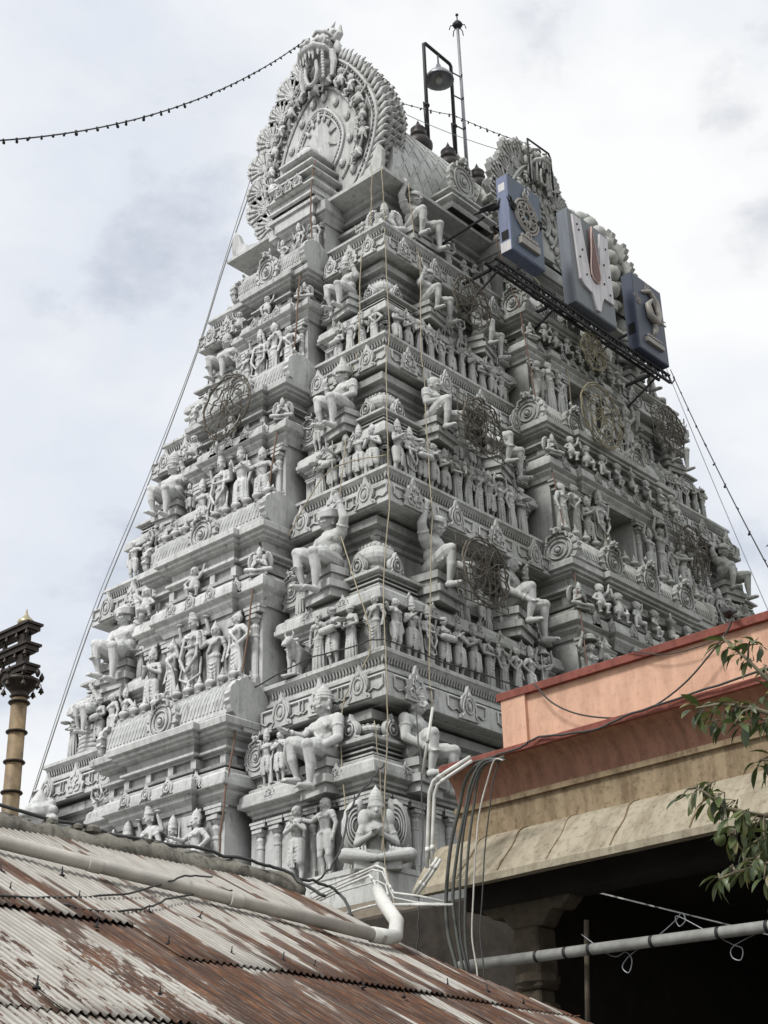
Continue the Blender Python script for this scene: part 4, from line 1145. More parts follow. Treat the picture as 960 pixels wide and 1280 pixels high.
for k in (1, 2, 3, 4, 5):
    A, B, z0 = LV[k]
    s = {1: 1.0, 2: 1.0, 3: .93, 4: .86, 5: .84}[k]
    yb, xb = YB[k], XB[k]
    hfig = {1: 1.32, 2: 1.14, 3: 1.12, 4: 1.0, 5: .95}[k]
    zb = z0 + (( (LV[k + 1][2] if k < 5 else 22.3) - z0) * .49)
    hbay = min(1.62, (zb - z0) * .80) if k < 5 else .95
    # ---- narrow side, from the near corner (y = -B) to the far corner (y = +B)
    seq = 0
    L_pav = spaced(-(B - .42), -(yb + .72 * s), .40 * s)
    kinds = {1: [13, 5, 0, 12, 4], 2: [1, 11, 5, 7, 2, 13], 3: [0, 9, 4, 5, 11, 8], 4: [1, 10, 7, 5, 12], 5: []}[k]
    if k == 1: L_pav = [-3.9, -3.25]; kinds = [13, 2]
    if k == 2: L_pav = [-4.30, -3.72, -3.28, -2.95]; kinds = [1, 11, 5, 7]
    if k < 5:
        stand_row('N', k, L_pav, A - .24, hfig, kinds, z0, 0); seq = len(L_pav)
        Lb = spaced(-yb + .12, yb - .12, .58 * s)
        stand_row('N', k, Lb, A + .03 + .12 * s, [hbay * (1.1 if abs(u) < .5 else .92) for u in Lb], ([1, 6, 3, 6, 0, 2] if k % 2 == 0 else [4, 9, 3, 9, 8, 2])[:len(Lb)] + [0] * 9, z0 + .08, seq); seq += len(Lb)
        Lf = spaced(yb + .65 * s, B - .35, .46 * s)
        stand_row('N', k, Lf, A - .24, hfig, [2, 0, 12, 13, 5, 7, 11][k % 3:], z0, seq)
    else:
        us = [-1.75, -.60, -.15, .42, 1.25, 1.8]
        stand_row('N', k, us, [A - .30, A + .10, A + .14, A + .10, A - .3, A - .3], [.78, .98, 1.0, .95, .85, .7], [6, 9, 3, 12, 10, 5], [z0, z0 + .25, z0 + .25, z0 + .2, z0, z0], 0)
    # ---- long side, from the near corner (x = -A) to the far end (x = +A)
    kl = [1, 12, 2, 4, 13, 0, 8, 9, 10, 7, 3, 6, 11, 5]
    off = {1: 0, 2: 4, 3: 7, 4: 2, 5: 9}[k]
    Lp = spaced(-(A - .38), -(xb + .62 * s), (.39 if k == 3 else .43) * s)
    if k < 5 and k > 1:
        stand_row('L', k, Lp, B - .24, hfig, [kl[(i * 3 + off) % 14] for i in range(30)], z0, 0)
        sq = len(Lp)
        Lb = [u for u in spaced(-xb - .25, -.75, .50 * s)] + [u for u in spaced(.75, xb + .25, .50 * s)]
        stand_row('L', k, Lb, B + .30, [hbay * (1.05 if i % 2 else .9) for i in range(30)], [kl[(i * 5 + off + 2) % 14] for i in range(30)], z0 + .06, sq); sq += len(Lb)
        Lf = spaced(xb + .62 * s, A - .3, .45 * s)
        stand_row('L', k, Lf, B - .24, hfig, [kl[(i * 3 + off + 5) % 14] for i in range(30)], z0, sq)
    elif k == 5:
        us = [-3.95, -3.2, -2.6, -2.2, -1.8, -1.35, -.9, .9, 1.35, 1.8, 2.3, 3.0, 3.9]
        stand_row('L', k, us, [B - .3 if abs(u) > 1.6 else B + .05 for u in us], [.82, 1.0, .8, .95, 1.0, .9, .95] * 2, [kl[(i * 5 + 1) % 14] for i in range(30)], z0, 0)
# bull beside its herdsman on the second tier
A, B, z0 = LV[2]
o = put(BULL, 'bull_statue', (-A + .22, -2.42, z0 + .05), -PI / 2 + .25, .72, 'grey carved bull facing outward beside the drummer on the second tier, narrow side', 'carved animals', 'bull statue')
# seated giants ------------------------------------------------------------
for k in (1, 2, 3, 4):
    A, B, z0 = LV[k]; At, Bt, zt = TV[k + 1]; H = zt - z0
    s = {1: 1.0, 2: 1.0, 3: .92, 4: .85}[k]
    zk = z0 + H * (.52 if k == 1 else .335) + (.36 + .26 + (.40 if k > 1 else -.12)) * s
    g = 2.26 * s * {1: .96, 2: 1.0, 3: .95, 4: .90}[k]
    gl = {1: [3, 4], 2: [0, 1], 3: [6, 5], 4: [7, 6]}[k]
    tier = TIER[k]
    # beside the near dome
    x0, y0 = A - .52 * s, B - .54 * s
    me, d = GIANTS[gl[0]]
    put(me, 'seated_giant', (-x0 - .06, -y0 + {1: .98, 2: 1.12, 3: 1.08, 4: 1.15}[k] * s, zk), -PI / 2 - .15, g, d + ', left of the near-corner dome, %s tier' % tier, 'seated giants flanking the corner domes', 'giant statue')
    me, d = GIANTS[gl[1]]
    put(me, 'seated_giant', (-x0 + {1: 1.0, 2: 1.5, 3: 1.6, 4: 1.6}[k] * s, -y0 - .06, zk), .15, g, d + ', right of the near-corner dome, %s tier' % tier, 'seated giants flanking the corner domes', 'giant statue')
    me, d = GIANTS[{1: 2, 2: 2, 3: 4, 4: 5}[k]]
    if k > 1:
        put(me, 'seated_giant', (-XB[k] - 1.35 * s, -y0 + .0, zk), .3, g, d + ', near side of the central bay, %s tier' % tier, 'seated giants flanking the corner domes', 'giant statue')
        put(me, 'seated_giant', (XB[k] + 1.2 * s, -y0 + .0, zk), -.3, g, d + ', far side of the central bay, %s tier' % tier, 'seated giants flanking the corner domes', 'giant statue', mirror=True)
        put(GIANTS[1][0], 'seated_giant', (A - 1.75 * s, -y0 + .05, zk), -.2, g, GIANTS[1][1] + ', right end of the %s tier' % tier, 'seated giants flanking the corner domes', 'giant statue')
    if k == 1:
        put(BUST, 'guardian_bust', (-x0 - .2, y0 - .7, zk - .75), -PI / 2 - .3, 1.25, 'curly-maned guardian bust in a pointed cap at the far left corner', None, 'guardian statue')
    else:
        me, d = GIANTS[0 if k == 2 else 7 if k == 3 else 4]
        put(me, 'seated_giant', (-x0 - .02, y0 - 1.20 * s, zk - .15), -PI / 2 + .1, g, d + ', leftmost of the %s tier, on the skyline' % tier, 'seated giants flanking the corner domes', 'giant statue')
# winged praying figures -----------------------------------------------------
def put_garuda(loc, rz, s, label):
    o = put(GAR, 'winged_figure', loc, rz, s, label, 'winged praying figures', 'winged statue')
    for sx in (-1, 1):
        w_ = inst('wing', WING, o, (sx * .10, .07, .12), (0, 0, 0 if sx > 0 else 0), (sx, 1, 1))
    return o
A, B, z = LV[1]; put_garuda((-A + .30, -B + .30, z + .02), -PI / 4, 1.85, 'large cross-legged winged figure praying at the near corner of the lowest tier')
A, B, z = LV[5]
put_garuda((-A + .32, -B + .32, z), -PI / 4, 1.45, 'cross-legged winged figure praying under the near corner of the roof eave')
put_garuda((-A + .32, B - .32, z), -PI * .75, 1.45, 'cross-legged winged figure praying at the left skyline corner below the eave')
put_garuda((A - .30, -B + .30, z), PI / 4, 1.45, 'cross-legged winged figure praying at the right skyline corner, beneath the boards')
me, d = GIANTS[1]; put(me, 'seated_giant', (-A + 1.25, -B + .25, z + .60), 0, 2.1, 'muscular seated giant reaching up to the roof eave beside the winged figure', 'seated giants flanking the corner domes', 'giant statue')
me, d = GIANTS[0]; put(me, 'seated_giant', (A - 1.5, -B + .25, z + .60), 0, 2.1, 'seated giant below the right end of the roof eave, partly behind the boards', 'seated giants flanking the corner domes', 'giant statue')
# figures sitting on the bay cornices
for k in (2, 3, 4):
    A, B, z0 = LV[k]; z2 = LV[k + 1][2]; s = {2: 1, 3: .9, 4: .8}[k]
    zc = z0 + (z2 - z0) * .49 + .30 * s
    put_garuda((-A - .02, -YB[k] - .02, zc), -PI / 4 - .2, .85 * s, 'small winged figure on the near corner of the bay cornice, %s tier, narrow side' % TIER[k])
    put_garuda((-XB[k] - .05, -B - .20, zc), -PI / 4 + .5, .85 * s, 'small winged figure on the left corner of the bay cornice, %s tier, long side' % TIER[k])
    for j, u in enumerate((.05, .95)):
        put(DW[j], 'dwarf_figure', (-A - .12, u * YB[k], zc), -PI / 2 + .3, .62 * s, 'small plump figure %s of the narrow-side bay cornice, %s tier' % (('at the middle', 'at the far end')[j], TIER[k]), 'plump dwarf figures', 'dwarf statue')
    for j, u in enumerate((-.8, -.55, -.3, -.05, .2, .45, .7, .92)):
        put(DW[j % 3], 'dwarf_figure', (u * XB[k], -B - .32, zc), .2 * j - .3, .62 * s, 'small plump figure, %s along the long-side bay cornice, %s tier' % (ORD[j], TIER[k]), 'plump dwarf figures', 'dwarf statue')
# small attendants crowding the pavilion cornices between and beside the giants
for k in (1, 2, 3, 4):
    A, B, z0 = LV[k]; At, Bt, zt = TV[k + 1]; H = zt - z0; s = {1: 1.0, 2: 1.0, 3: .92, 4: .85}[k]
    zc = z0 + H * (.52 if k == 1 else .335) + .36 * s
    x0, y0 = A - .50 * s, B - .52 * s
    us = spaced(-(A - 2.6 * s), -(XB[k] + .5 * s), .34 * s) if k > 1 else []
    for i, u in enumerate(us):
        me, d = VAR[(i * 5 + k * 3) % 14]
        put(me, 'statue', (u, -y0 + .02 + .10 * (i % 2), zc), rnd.uniform(-.4, .4), rnd.uniform(.66, .86) * s, 'small %s, %s in the upper row, %s tier, long side' % (SD[(i * 5 + k * 3) % 14], ORD[i], TIER[k]), 'small upper-row figures on the %s tier' % TIER[k])
    us = spaced(XB[k] + .6 * s, A - 2.6 * s, .38 * s) if k > 1 else []
    for i, u in enumerate(us):
        me, d = VAR[(i * 3 + k * 5) % 14]
        put(me, 'statue', (u, -y0 + .05, zc), rnd.uniform(-.4, .4), rnd.uniform(.66, .86) * s, 'small %s, %s past the bay, upper row, %s tier' % (SD[(i * 3 + k * 5) % 14], ORD[i], TIER[k]), 'small upper-row figures on the %s tier' % TIER[k])
    for i, y in enumerate((-(YB[k] + .95 * s), -(YB[k] + .62 * s))):
        me, d = VAR[(i * 7 + k * 2) % 14]
        put(me, 'statue', (-x0 - .02, y, zc), -PI / 2 + rnd.uniform(-.3, .3), rnd.uniform(.85, 1.0) * s, 'small %s, %s left of the giant, upper row, %s tier' % (SD[(i * 7 + k * 2) % 14], ORD[i], TIER[k]), 'small upper-row figures on the %s tier' % TIER[k])
    for i, y in enumerate((YB[k] + .45 * s, YB[k] + .8 * s)):
        me, d = VAR[(i * 4 + k * 3 + 1) % 14]
        put(me, 'statue', (-x0 + .02, y, zc), -PI / 2 + rnd.uniform(-.3, .3), rnd.uniform(.8, .95) * s, 'small %s, %s beyond narrow bay, upper row, %s tier' % (SD[(i * 4 + k * 3 + 1) % 14], ORD[i], TIER[k]), 'small upper-row figures on the %s tier' % TIER[k])
# seated man on the serpent coil at the far left of the second ledge
A, B, z = LV[2]
t = inst('serpent_throne', COIL, None, (-A + .45, B - 1.1, z), (0, 0, 0), (1.05, 1.05, 1.15)); tag(t, 'drum-shaped throne of stacked serpent coils at the left end of the second ledge', 'throne')
put(GIANTS[2][0], 'seated_man', (-A + .40, B - 1.1, z + .85), -PI / 2 - .2, 1.65, 'broad-shouldered seated man holding a shell on the coiled serpent throne', None, 'seated statue')
# playing dwarfs round the arch of the near gable
for i in range(15):
    t = -1 + 2 * i / 14; a = t * 2.05
    x = 1.58 * math.sin(a); z = 22.35 + 4.65 * .44 + (2.62 * .80 * math.cos(a) if math.cos(a) > 0 else 1.7 * math.cos(a))
    if abs(x) < .35 and z > 25.9: z -= .15
    put(DW[i % 3], 'dwarf_figure', (-5.12, -x, z - .22), -PI / 2 + (.2 if i % 2 else -.2), .58, 'plump dwarf, %s from left on the arch under the lion mask' % ORD[i], 'dwarfs dancing round the gable arch', 'dwarf statue')
o = GL
for i in range(7):
    a = -1.6 + 3.2 * i / 6
    put(DW[(i + 1) % 3], 'dwarf_figure', (.15 + .95 * math.sin(a), -2.85, 23.85 + 1.1 * math.cos(a) - .15), 0, .36, 'tiny plump dwarf, %s from left round the arch behind the first board' % ORD[i], 'dwarfs on the long-side gable', 'dwarf statue')
MROPEG = plain('grey_rope', (.24, .235, .22), .9)

# ================================================================== ROOF-TOP FITTINGS
def kal():
    mb = MB(); mb.lathe([(.10, -.1), (.14, 0), (.27, .08), (.33, .20), (.33, .28), (.27, .38), (.16, .44), (.13, .47), (.19, .50), (.20, .56), (.17, .66), (.19, .69), (.15, .74), (.07, .82), (.02, .93), (.004, .98)], n=20)
    m = mb.mesh('metal_finial', True); m.materials.append(MPOT); return m
KAL = kal()
names = ['behind the arch', 'nearest the arched gable', 'between the two legs of the lamp frame', 'just right of the tall pole', 'second right of the tall pole', 'hidden beyond the cross gable', 'next to the far gable']
for i in range(7):
    o = inst('metal_finial', KAL, None, (-2.41 + 1.27 * i, 0, 26.72), (0, 0, 0), (1.15, 1.15, 1.22))
    tag(o, 'blackened pot-shaped ridge finial %s' % names[i], 'roof finial', 'pot-shaped finials along the roof ridge')
mst = empty('antenna_mast', (.95, 0, 26.95)); tag(mst, 'tall thin steel pole with a spiked tip standing on the roof ridge', 'mast')
b = MB(); b.tube([(0, 0, 0), (-.03, 0, 5.75)], [.055, .045], 10); b.build('pole', MSTEEL, mst, True)
b = MB(); b.lathe([(.03, 0), (.12, .08), (.16, .16), (.10, .26), (.03, .3)], (-.03, 0, 5.7), 12); b.tube([(-.03, 0, 5.95), (-.03, 0, 6.2)], .02, 6); b.ell((-.03, 0, 6.25), (.05, .05, .05), 8, 6)
for i in range(5): a = i * 1.26; b.tube([(-.03, 0, 5.85), (-.03 + .22 * math.cos(a), .22 * math.sin(a), 5.78), (-.03 + .26 * math.cos(a), .26 * math.sin(a), 5.62)], .016, 5)
b.build('spiked_tip', MIRON, mst, True)
for z in (.35, 1.9, 3.0, 3.85):
    b = MB(); b.tube([(0, 0, z), (-.47 if z > 1 else -.3, 0, z - .1)], .022, 6); b.tube([(-.08, -.08, z), (.08, .08, z)], .03, 5); b.build('stay_bar', MIRON, mst)
lf = empty('lamp_frame', (-.1, 0, 26.95)); tag(lf, 'black pipe frame with a bell-shaped floodlight on the roof ridge', 'lamp frame')
b = MB(); b.tube([(-.62, 0, 0), (-.62, 0, 4.0), (-.56, 0, 4.06), (.52, 0, 4.02), (.58, 0, 3.96), (.58, 0, 0)], .052, 8); b.build('pipe_frame', MIRON, lf, True)
for x in (-.62, .58):
    b = MB(); b.tube([(x, 0, 1.75), (x - .28, -.12, 1.62), (x - .34, -.2, .6)], .02, 6); b.ell((x, 0, 1.75), (.09, .09, .07)); b.build('guy_stay', MIRON, lf, True)
b = MB(); b.lathe([(.03, .62), (.06, .58), (.09, .46), (.12, .40), (.26, .28), (.40, .10), (.43, 0), (.41, -.01), (.37, .08), (.2, .26), (.02, .3)], (0, 0, 3.05), 20); b.tube([(0, 0, 3.62), (0, 0, 4.02)], .03, 6)
lampb = b.build('lamp_shade', MSTEEL, lf, True)
b = MB(); b.ell((0, 0, 3.12), (.12, .12, .16)); b.build('bulb', plain('dusty_glass', (.35, .35, .33), .3), lampb, True)

def wire(name, pts, r, mat, label, cat, grp=None, n=5, beads=0, bead=.05, parent=None, jit=0.0):
    P = [Vector(p) for p in pts]
    Q = []
    for i in range(len(P) - 1):      # Catmull-Rom
        p0, p1, p2, p3 = P[max(i - 1, 0)], P[i], P[i + 1], P[min(i + 2, len(P) - 1)]
        for k in range(6):
            t = k / 6; Q.append(.5 * ((2 * p1) + (p2 - p0) * t + (2 * p0 - 5 * p1 + 4 * p2 - p3) * t * t + (3 * p1 - p0 - 3 * p2 + p3) * t ** 3) + Vector((rnd.uniform(-1, 1), rnd.uniform(-1, 1), rnd.uniform(-1, 1))) * jit)
    Q.append(P[-1])
    b = MB(); b.tube(Q, r, n); o = b.build(name, mat, parent, True)
    if label: tag(o, label, cat, grp)
    if beads:
        L = [0]
        for a_, b_ in zip(Q, Q[1:]): L.append(L[-1] + (b_ - a_).length)
        me = None
        for k in range(beads):
            l = L[-1] * (k + .5) / beads; i = max(j for j in range(len(L)) if L[j] <= l); i = min(i, len(Q) - 2)
            p = Q[i].lerp(Q[i + 1], (l - L[i]) / max(1e-6, L[i + 1] - L[i]))
            if me is None:
                m_ = MB(); m_.cap((0, 0, 0), (0, 0, -bead * 1.4), bead * .5, bead * .75, 8); m_.cap((0, 0, .01), (0, 0, -bead * .4), bead * .6, bead * .6, 6); me = m_.mesh('bulb', True); me.materials.append(MIRON)
            inst('bulb', me, o, tuple(p), (rnd.uniform(-.7, .7), rnd.uniform(-.7, .7), 0), rnd.uniform(.8, 1.2))
    return o
def sag(a, b, d, n=7):
    a = Vector(a); b = Vector(b)
    return [a.lerp(b, i / n) - Vector((0, 0, 1)) * d * 4 * (i / n) * (1 - i / n) for i in range(n + 1)]
e = far(-120, 178, 23)
wire('string_light', sag((-5.35, .15, 28.0), e, .9, 9), .014, MIRON, 'sagging string of small bulbs from the lion mask out to the left', 'string light', None, beads=46, bead=.036)
wire('string_light', sag((-4.6, 0, 27.2), (.48, 0, 29.1), .15) , .011, MIRON, 'string of small bulbs from the arched gable to the lamp frame', 'string light', None, beads=12, bead=.035)
wire('string_light', sag((.48, 0, 29.1), (.2, -2.7, 26.3), .05), .011, MIRON, 'string of small bulbs from the lamp frame down to the cross gable', 'string light', None, beads=12, bead=.035)
wire('cable', sag((-4.2, -.9, 26.3), (.1, -2.6, 25.9), .2), .009, MSTEEL, 'thin pale wire crossing the lattice roof from gable to gable', 'wire')
a = at(838, 462, 'y', -2.9); e = far(1010, 800, 24)
wire('string_light', sag(a, e, .25, 8), .013, MIRON, 'string of small bulbs falling past the right skyline of the tower', 'string light', None, beads=12, bead=.032)
wire('cable', sag(at(832, 458, 'y', -2.9), far(985, 820, 30), .12, 8), .010, MSTEEL, 'plain pale wire falling beside the bulbs on the right skyline', 'wire')

# ropes hanging over the faces, resting on every projecting cornice
def tips(u_fn, face, top, bot, out=.07, bay=False):
    pts = []
    for k in (5, 4, 3, 2):
        At, Bt, zt = TV[k]; A, B, z = LV[k]
        if z > top or zt < bot: continue
        for (a_, b_, z_) in ((A, B, z), (At, Bt, zt)):
            o_ = (a_ if face == 'N' else b_) + out + (({'N': .42, 'L': .36}[face]) if bay else 0)
            u = u_fn(z_); p, _ = side_tf(face, u, o_, z_); pts.append(p)
    return pts
wire('hanging_rope', [(-5.9, -.72, 23.3), (-6.1, -.78, 22.1)] + tips(lambda z: -.9 - (20.4 - z) * .075, 'N', 21, 8, .1, True) + [(-9.5, -1.95, 6.6), (-9.55, -1.95, 5.6)], 0.0180, MROPED, 'reddish rope hanging down the narrow side past the central bay to the roof', 'rope', 'ropes hanging on the tower', jit=.015)
wire('hanging_rope', [(-5.72, -2.35, 22.2)] + tips(lambda z: -2.3 - (20.4 - z) * .10, 'N', 21, 12) + [(-8.35, -3.95, 10.9), (-8.45, -4.45, 9.35), (-8.7, -4.0, 8.3), (-9.0, -4.3, 6.6), (-9.1, -4.5, 5.4)], 0.0120, MROPE, 'pale jute rope left of the near corner, hanging past the turbaned giant', 'rope', 'ropes hanging on the tower', jit=.01)
wire('hanging_rope', [(-5.75, -2.66, 22.1), (-5.85, -2.8, 20.4), (-6.16, -3.06, 19.5), (-6.63, -3.5, 16.9), (-6.95, -3.68, 16.0), (-7.6, -4.22, 13.3), (-7.8, -4.40, 12.4), (-8.25, -4.6, 10.5), (-8.45, -4.78, 9.3), (-8.66, -4.98, 8.3), (-8.75, -5.0, 7.1), (-9.15, -5.2, 5.45)], 0.0108, MROPE, 'pale jute rope running straight down the near corner edge', 'rope', 'ropes hanging on the tower', jit=.008)
wire('hanging_rope', [(-4.9, -2.72, 22.1)] + tips(lambda z: -4.85 - (20.4 - z) * .22, 'L', 21, 8) + [(-7.7, -5.0, 6.6), (-7.8, -5.25, 5.4)], 0.0120, MROPE, 'pale jute rope right of the near corner beside the reaching giant', 'rope', 'ropes hanging on the tower', jit=.01)
wire('hanging_rope', [(-2.1, -3.0, 22.0)] + tips(lambda z: -1.9 - (20.4 - z) * .10, 'L', 21, 8, .15, True), 0.0156, MROPED, 'reddish rope hanging down the left edge of the long-side central bay', 'rope', 'ropes hanging on the tower', jit=.02)
wire('hanging_rope', [(-.9, -3.0, 22.0)] + tips(lambda z: -.4 - (20.4 - z) * .10, 'L', 21, 12, .18, True), 0.0132, MROPE, 'pale rope hanging across the doorway openings of the long side', 'rope', 'ropes hanging on the tower', jit=.04)
wire('hanging_rope', [(2.0, -3.0, 20.6)] + tips(lambda z: 2.1 + (20.4 - z) * .06, 'L', 18, 12, .14, True), 0.0120, MROPE, 'pale rope hanging right of the long-side doorway openings', 'rope', 'ropes hanging on the tower', jit=.03)
wire('hanging_rope', [(-5.2, 2.2, 24.6), (-5.66, 2.63, 22.2), (-6.14, 3.03, 19.52), (-6.9, 3.64, 16.04), (-7.77, 4.35, 12.4), (-8.60, 4.9, 8.32), (-9.2, 5.2, 5.4)], 0.0156, MROPEG, 'rope stretched down the left skyline edge of the tower', 'rope', 'ropes hanging on the tower')
wire('hanging_rope', [(-5.05, 1.9, 26.2), (-5.70, 2.6, 22.3), (-6.2, 2.95, 19.6), (-6.98, 3.60, 16.1), (-7.85, 4.3, 12.5), (-8.66, 4.83, 8.4)], 0.0096, MROPEG, 'thinner second rope beside the left skyline edge', 'rope', 'ropes hanging on the tower')
wire('cable', [(-8.0, -1.95, 12.35), (-7.7, -2.6, 13.5), (-7.66, -3.3, 13.6), (-7.62, -4.2, 13.42)], .012, MROPE, 'thin line tied across the ledge from the shell plate to the near corner', 'wire', jit=.01)
wire('cable', [(-8.7, -1.8, 9.2), (-8.55, -3.0, 9.45), (-8.5, -4.1, 9.40), (-8.45, -4.74, 9.36), (-7.0, -4.80, 9.33), (-5.2, -4.86, 9.36), (-3.6, -5.1, 9.1)], .014, MCABLE, 'dark cable lying along the second ledge round the near corner', 'wire', jit=.012)

# rope-light displays: dark frames of tangled lamp wire ---------------------------
def light_wheel(c, face, r, seed, label, yellow=False, rectm=False, tilt=0.0):
    q = random.Random(seed)
    _, rz = side_tf(face, 0, 0, 0)
    root = empty('rope_light_frame', c, rz + tilt); tag(root, label, 'light frame', 'unlit rope-light frames hung on the tower')
    b = MB()
    for rr in (1.0, .93, .62, .25):
        b.tube([(r * rr * math.cos(a) + q.uniform(-.02, .02), q.uniform(-.04, .04), r * rr * math.sin(a) + q.uniform(-.02, .02)) for a in [i * PI / 16 for i in range(33)]], .018, 5)
    for i in range(12):
        a = i * PI / 6; b.tube([(0, -.02, 0), (r * .5 * math.cos(a + .15), -.06, r * .5 * math.sin(a + .15)), (r * math.cos(a), 0, r * math.sin(a))], .011, 5)
    b.build('wheel_frame', MWIREY if yellow else MWIRE, root)
    if rectm:
        b = MB()
        for i in range(9):
            u = -r * 1.1 + 2.2 * r * i / 8
            b.tube([(u, .08, -r), (u + q.uniform(-.03, .03), .08, r * .9)], .010, 4)
        for i in range(8):
            z = -r + 1.9 * r * i / 7; b.tube([(-r * 1.15, .08, z), (r * 1.15, .08, z + q.uniform(-.03, .03))], .010, 4)
        b.build('wire_grid', MWIRE, root)
    b = MB()
    for j in range(4):
        p = Vector((q.uniform(-r, r), q.uniform(-.1, .05), q.uniform(-r, r))) * .9; pts = []
        d = Vector((q.uniform(-1, 1), 0, q.uniform(-1, 1))).normalized()
        for k in range(9):
            pts.append(tuple(p)); a = q.uniform(-.3, .9); d = Vector((d.x * math.cos(a) - d.z * math.sin(a), 0, d.x * math.sin(a) + d.z * math.cos(a))); p = p + d * .12 + Vector((0, q.uniform(-.03, .03), 0))
            if math.hypot(p.x, p.z) > r * 1.1: d = -Vector((p.x, 0, p.z)).normalized()
        b.tube(pts, q.choice((.008, .010, .013)), 4)
    b.build('lamp_cable_tangle', MWIREY if yellow else MWIRE, root)
    return root
def lw(px, py, face, depth, r, seed, label, **k):
    c = at(px, py, 'x' if face == 'N' else 'y', -depth); return light_wheel(c, face, r, seed, label, **k)
lw(283, 508, 'N', 8.0, .72, 3, 'round wire light frame tangled with cable on the narrow side above the barrel roof', yellow=False)
lw(590, 378, 'L', 3.75, .62, 4, 'star-like tangle of lamp wire beside the fourth-tier giant', yellow=False)
lw(604, 532, 'L', 4.45, .62, 5, 'wire wheel on a grid between the two third-tier giants', rectm=True)
lw(607, 715, 'L', 5.1, .66, 6, 'large wire wheel on a square grid between the two second-tier giants', rectm=True)
lw(752, 520, 'L', 4.6, .80, 7, 'dusty yellowish light frame hanging over the third-tier doorway', yellow=True)
lw(742, 440, 'L', 4.1, .5, 8, 'small yellowish light frame above the dusty one over the doorway', yellow=True)
lw(838, 535, 'L', 3.75, .62, 9, 'wire light frame near the right skyline under the winged figure', rectm=True)
lw(868, 690, 'L', 4.5, .66, 10, 'wire light frame low on the right end of the long side', rectm=True)

# sign boards --------------------------------------------------------------------
def board_mat(name, col, rough=.5):
    m, nt, b = new_mat(name); p = geo_pos(nt); ps = geo_pos(nt, (3, 3, .4))
    c = mix(nt, ramp(nt, noise(nt, ps, 3, 7), [(.42, 0.0), (.7, .8)]), col, tuple(x * .55 + .03 for x in col))
    nt.links.new(c, b.inputs['Base Color']); b.inputs['Roughness'].default_value = rough; return m
MB1 = board_mat('blue_board_face', (.085, .115, .165)); MB1s = board_mat('lavender_board_side', (.155, .185, .29))
MB2 = board_mat('grey_board_face', (.16, .175, .18)); MB2s = board_mat('grey_board_side', (.15, .17, .20))
MB3 = board_mat('navy_board_face', (.065, .08, .11)); MB3s = board_mat('navy_board_side', (.05, .065, .11))
MEMB = board_mat('dull_emblem_relief', (.30, .28, .25)); MWHITE = board_mat('worn_white_paint', (.62, .60, .61)); MRED = board_mat('dark_red_paint', (.14, .045, .03)); MPINK = board_mat('pinkish_stain', (.50, .38, .34))
def board(x0, x1, z0, z1, y, mf, msd, name, label):
    root = empty(name, ((x0 + x1) / 2, y, z0)); tag(root, label, 'sign board', 'emblem boards mounted on the truss')
    w_ = (x1 - x0) / 2; h = z1 - z0
    b = MB(); b.box(-w_, w_, .0, .32, 0, h); o = b.build('box', msd, root, bevel=.01)
    b = MB(); b.box(-w_ + .03, w_ - .03, -.012, 0, .03, h - .03); b.build('face_panel', mf, root)
    return root, w_, h
Y0 = -4.4
b1, w1, h1 = board(-3.38, -2.13, 20.22, 22.34, Y0, MB1, MB1s, 'emblem_board', 'blue box board with a discus emblem, leftmost of the three boards on the truss')
cz = h1 * .56
e1 = empty('discus_emblem', (0, -.03, cz), 0, b1)
b = MB()
for rr in (.44, .36, .14): b.tube([(rr * math.cos(a), 0, rr * 1.05 * math.sin(a)) for a in [i * PI / 16 for i in range(33)]], .035, 6)
for i in range(8):
    a = i * PI / 4; c, s_ = math.cos(a), math.sin(a)
    b.tube([(.1 * c, 0, .1 * s_), (.24 * c - .07 * s_, -.02, .24 * s_ + .07 * c), (.38 * c, 0, .38 * s_)], .03, 5); b.tube([(.1 * c, 0, .1 * s_), (.24 * c + .07 * s_, -.02, .24 * s_ - .07 * c), (.38 * c, 0, .38 * s_)], .03, 5)
b.build('wheel', MEMB, e1, True)
def flame(b, x, z, a, s=1.0):
    c, s_ = math.cos(a), math.sin(a)
    pp = lambda u, v: (x + s * (u * c - v * s_), -.01, z + s * (u * s_ + v * c))
    b.tube([pp(0, 0), pp(.12, .10), pp(.10, .26), pp(.20, .36), pp(.14, .5)], [.05 * s, .05 * s, .04 * s, .03 * s, .01], 6)
    b.tube([pp(0, 0), pp(-.12, .10), pp(-.10, .26), pp(-.0, .34)], [.05 * s, .05 * s, .035 * s, .01], 6); b.tube([pp(0, .05), pp(.02, .2), pp(-.04, .36), pp(.02, .52)], [.04 * s, .04 * s, .03 * s, .01], 6)
for (x, z, a) in ((0, .46, 0), (.42, 0, -PI / 2 + .5), (-.42, 0, PI / 2 - .5), (0, -.44, PI)):
    b = MB(); flame(b, x, z, a, .72); b.build('flame', MEMB if x == 0 else MIRON, e1, True)
b = MB(); b.box(-.36, .36, -.10, 0, h1 * .13, h1 * .22)
for i in range(6): b.ell((-.26 + .104 * i, -.06, h1 * .25), (.06, .05, .06), 8, 6)
b.build('emblem_pedestal', MEMB, b1, bevel=.01)
b = MB(); b.box(-w1 - .004, -w1, .08, .26, h1 * .80, h1 * .9); b.build('side_patch', MWHITE, b1)
b = MB(); b.box(-w1 - .004, -w1, .06, .26, h1 * .15, h1 * .27); b.build('side_vent', MDARK, b1)
b = MB(); b.box(-w1 - .004, -w1, .02, .30, .01, h1 * .13); b.build('side_panel', MWHITE, b1)
b2, w2, h2 = board(-.99, .72, 19.98, 22.70, Y0, MB2, MB2s, 'emblem_board', 'large grey box board with a white U-shaped mark and red centre stroke, middle board')
b = MB()
W = w2 * .86
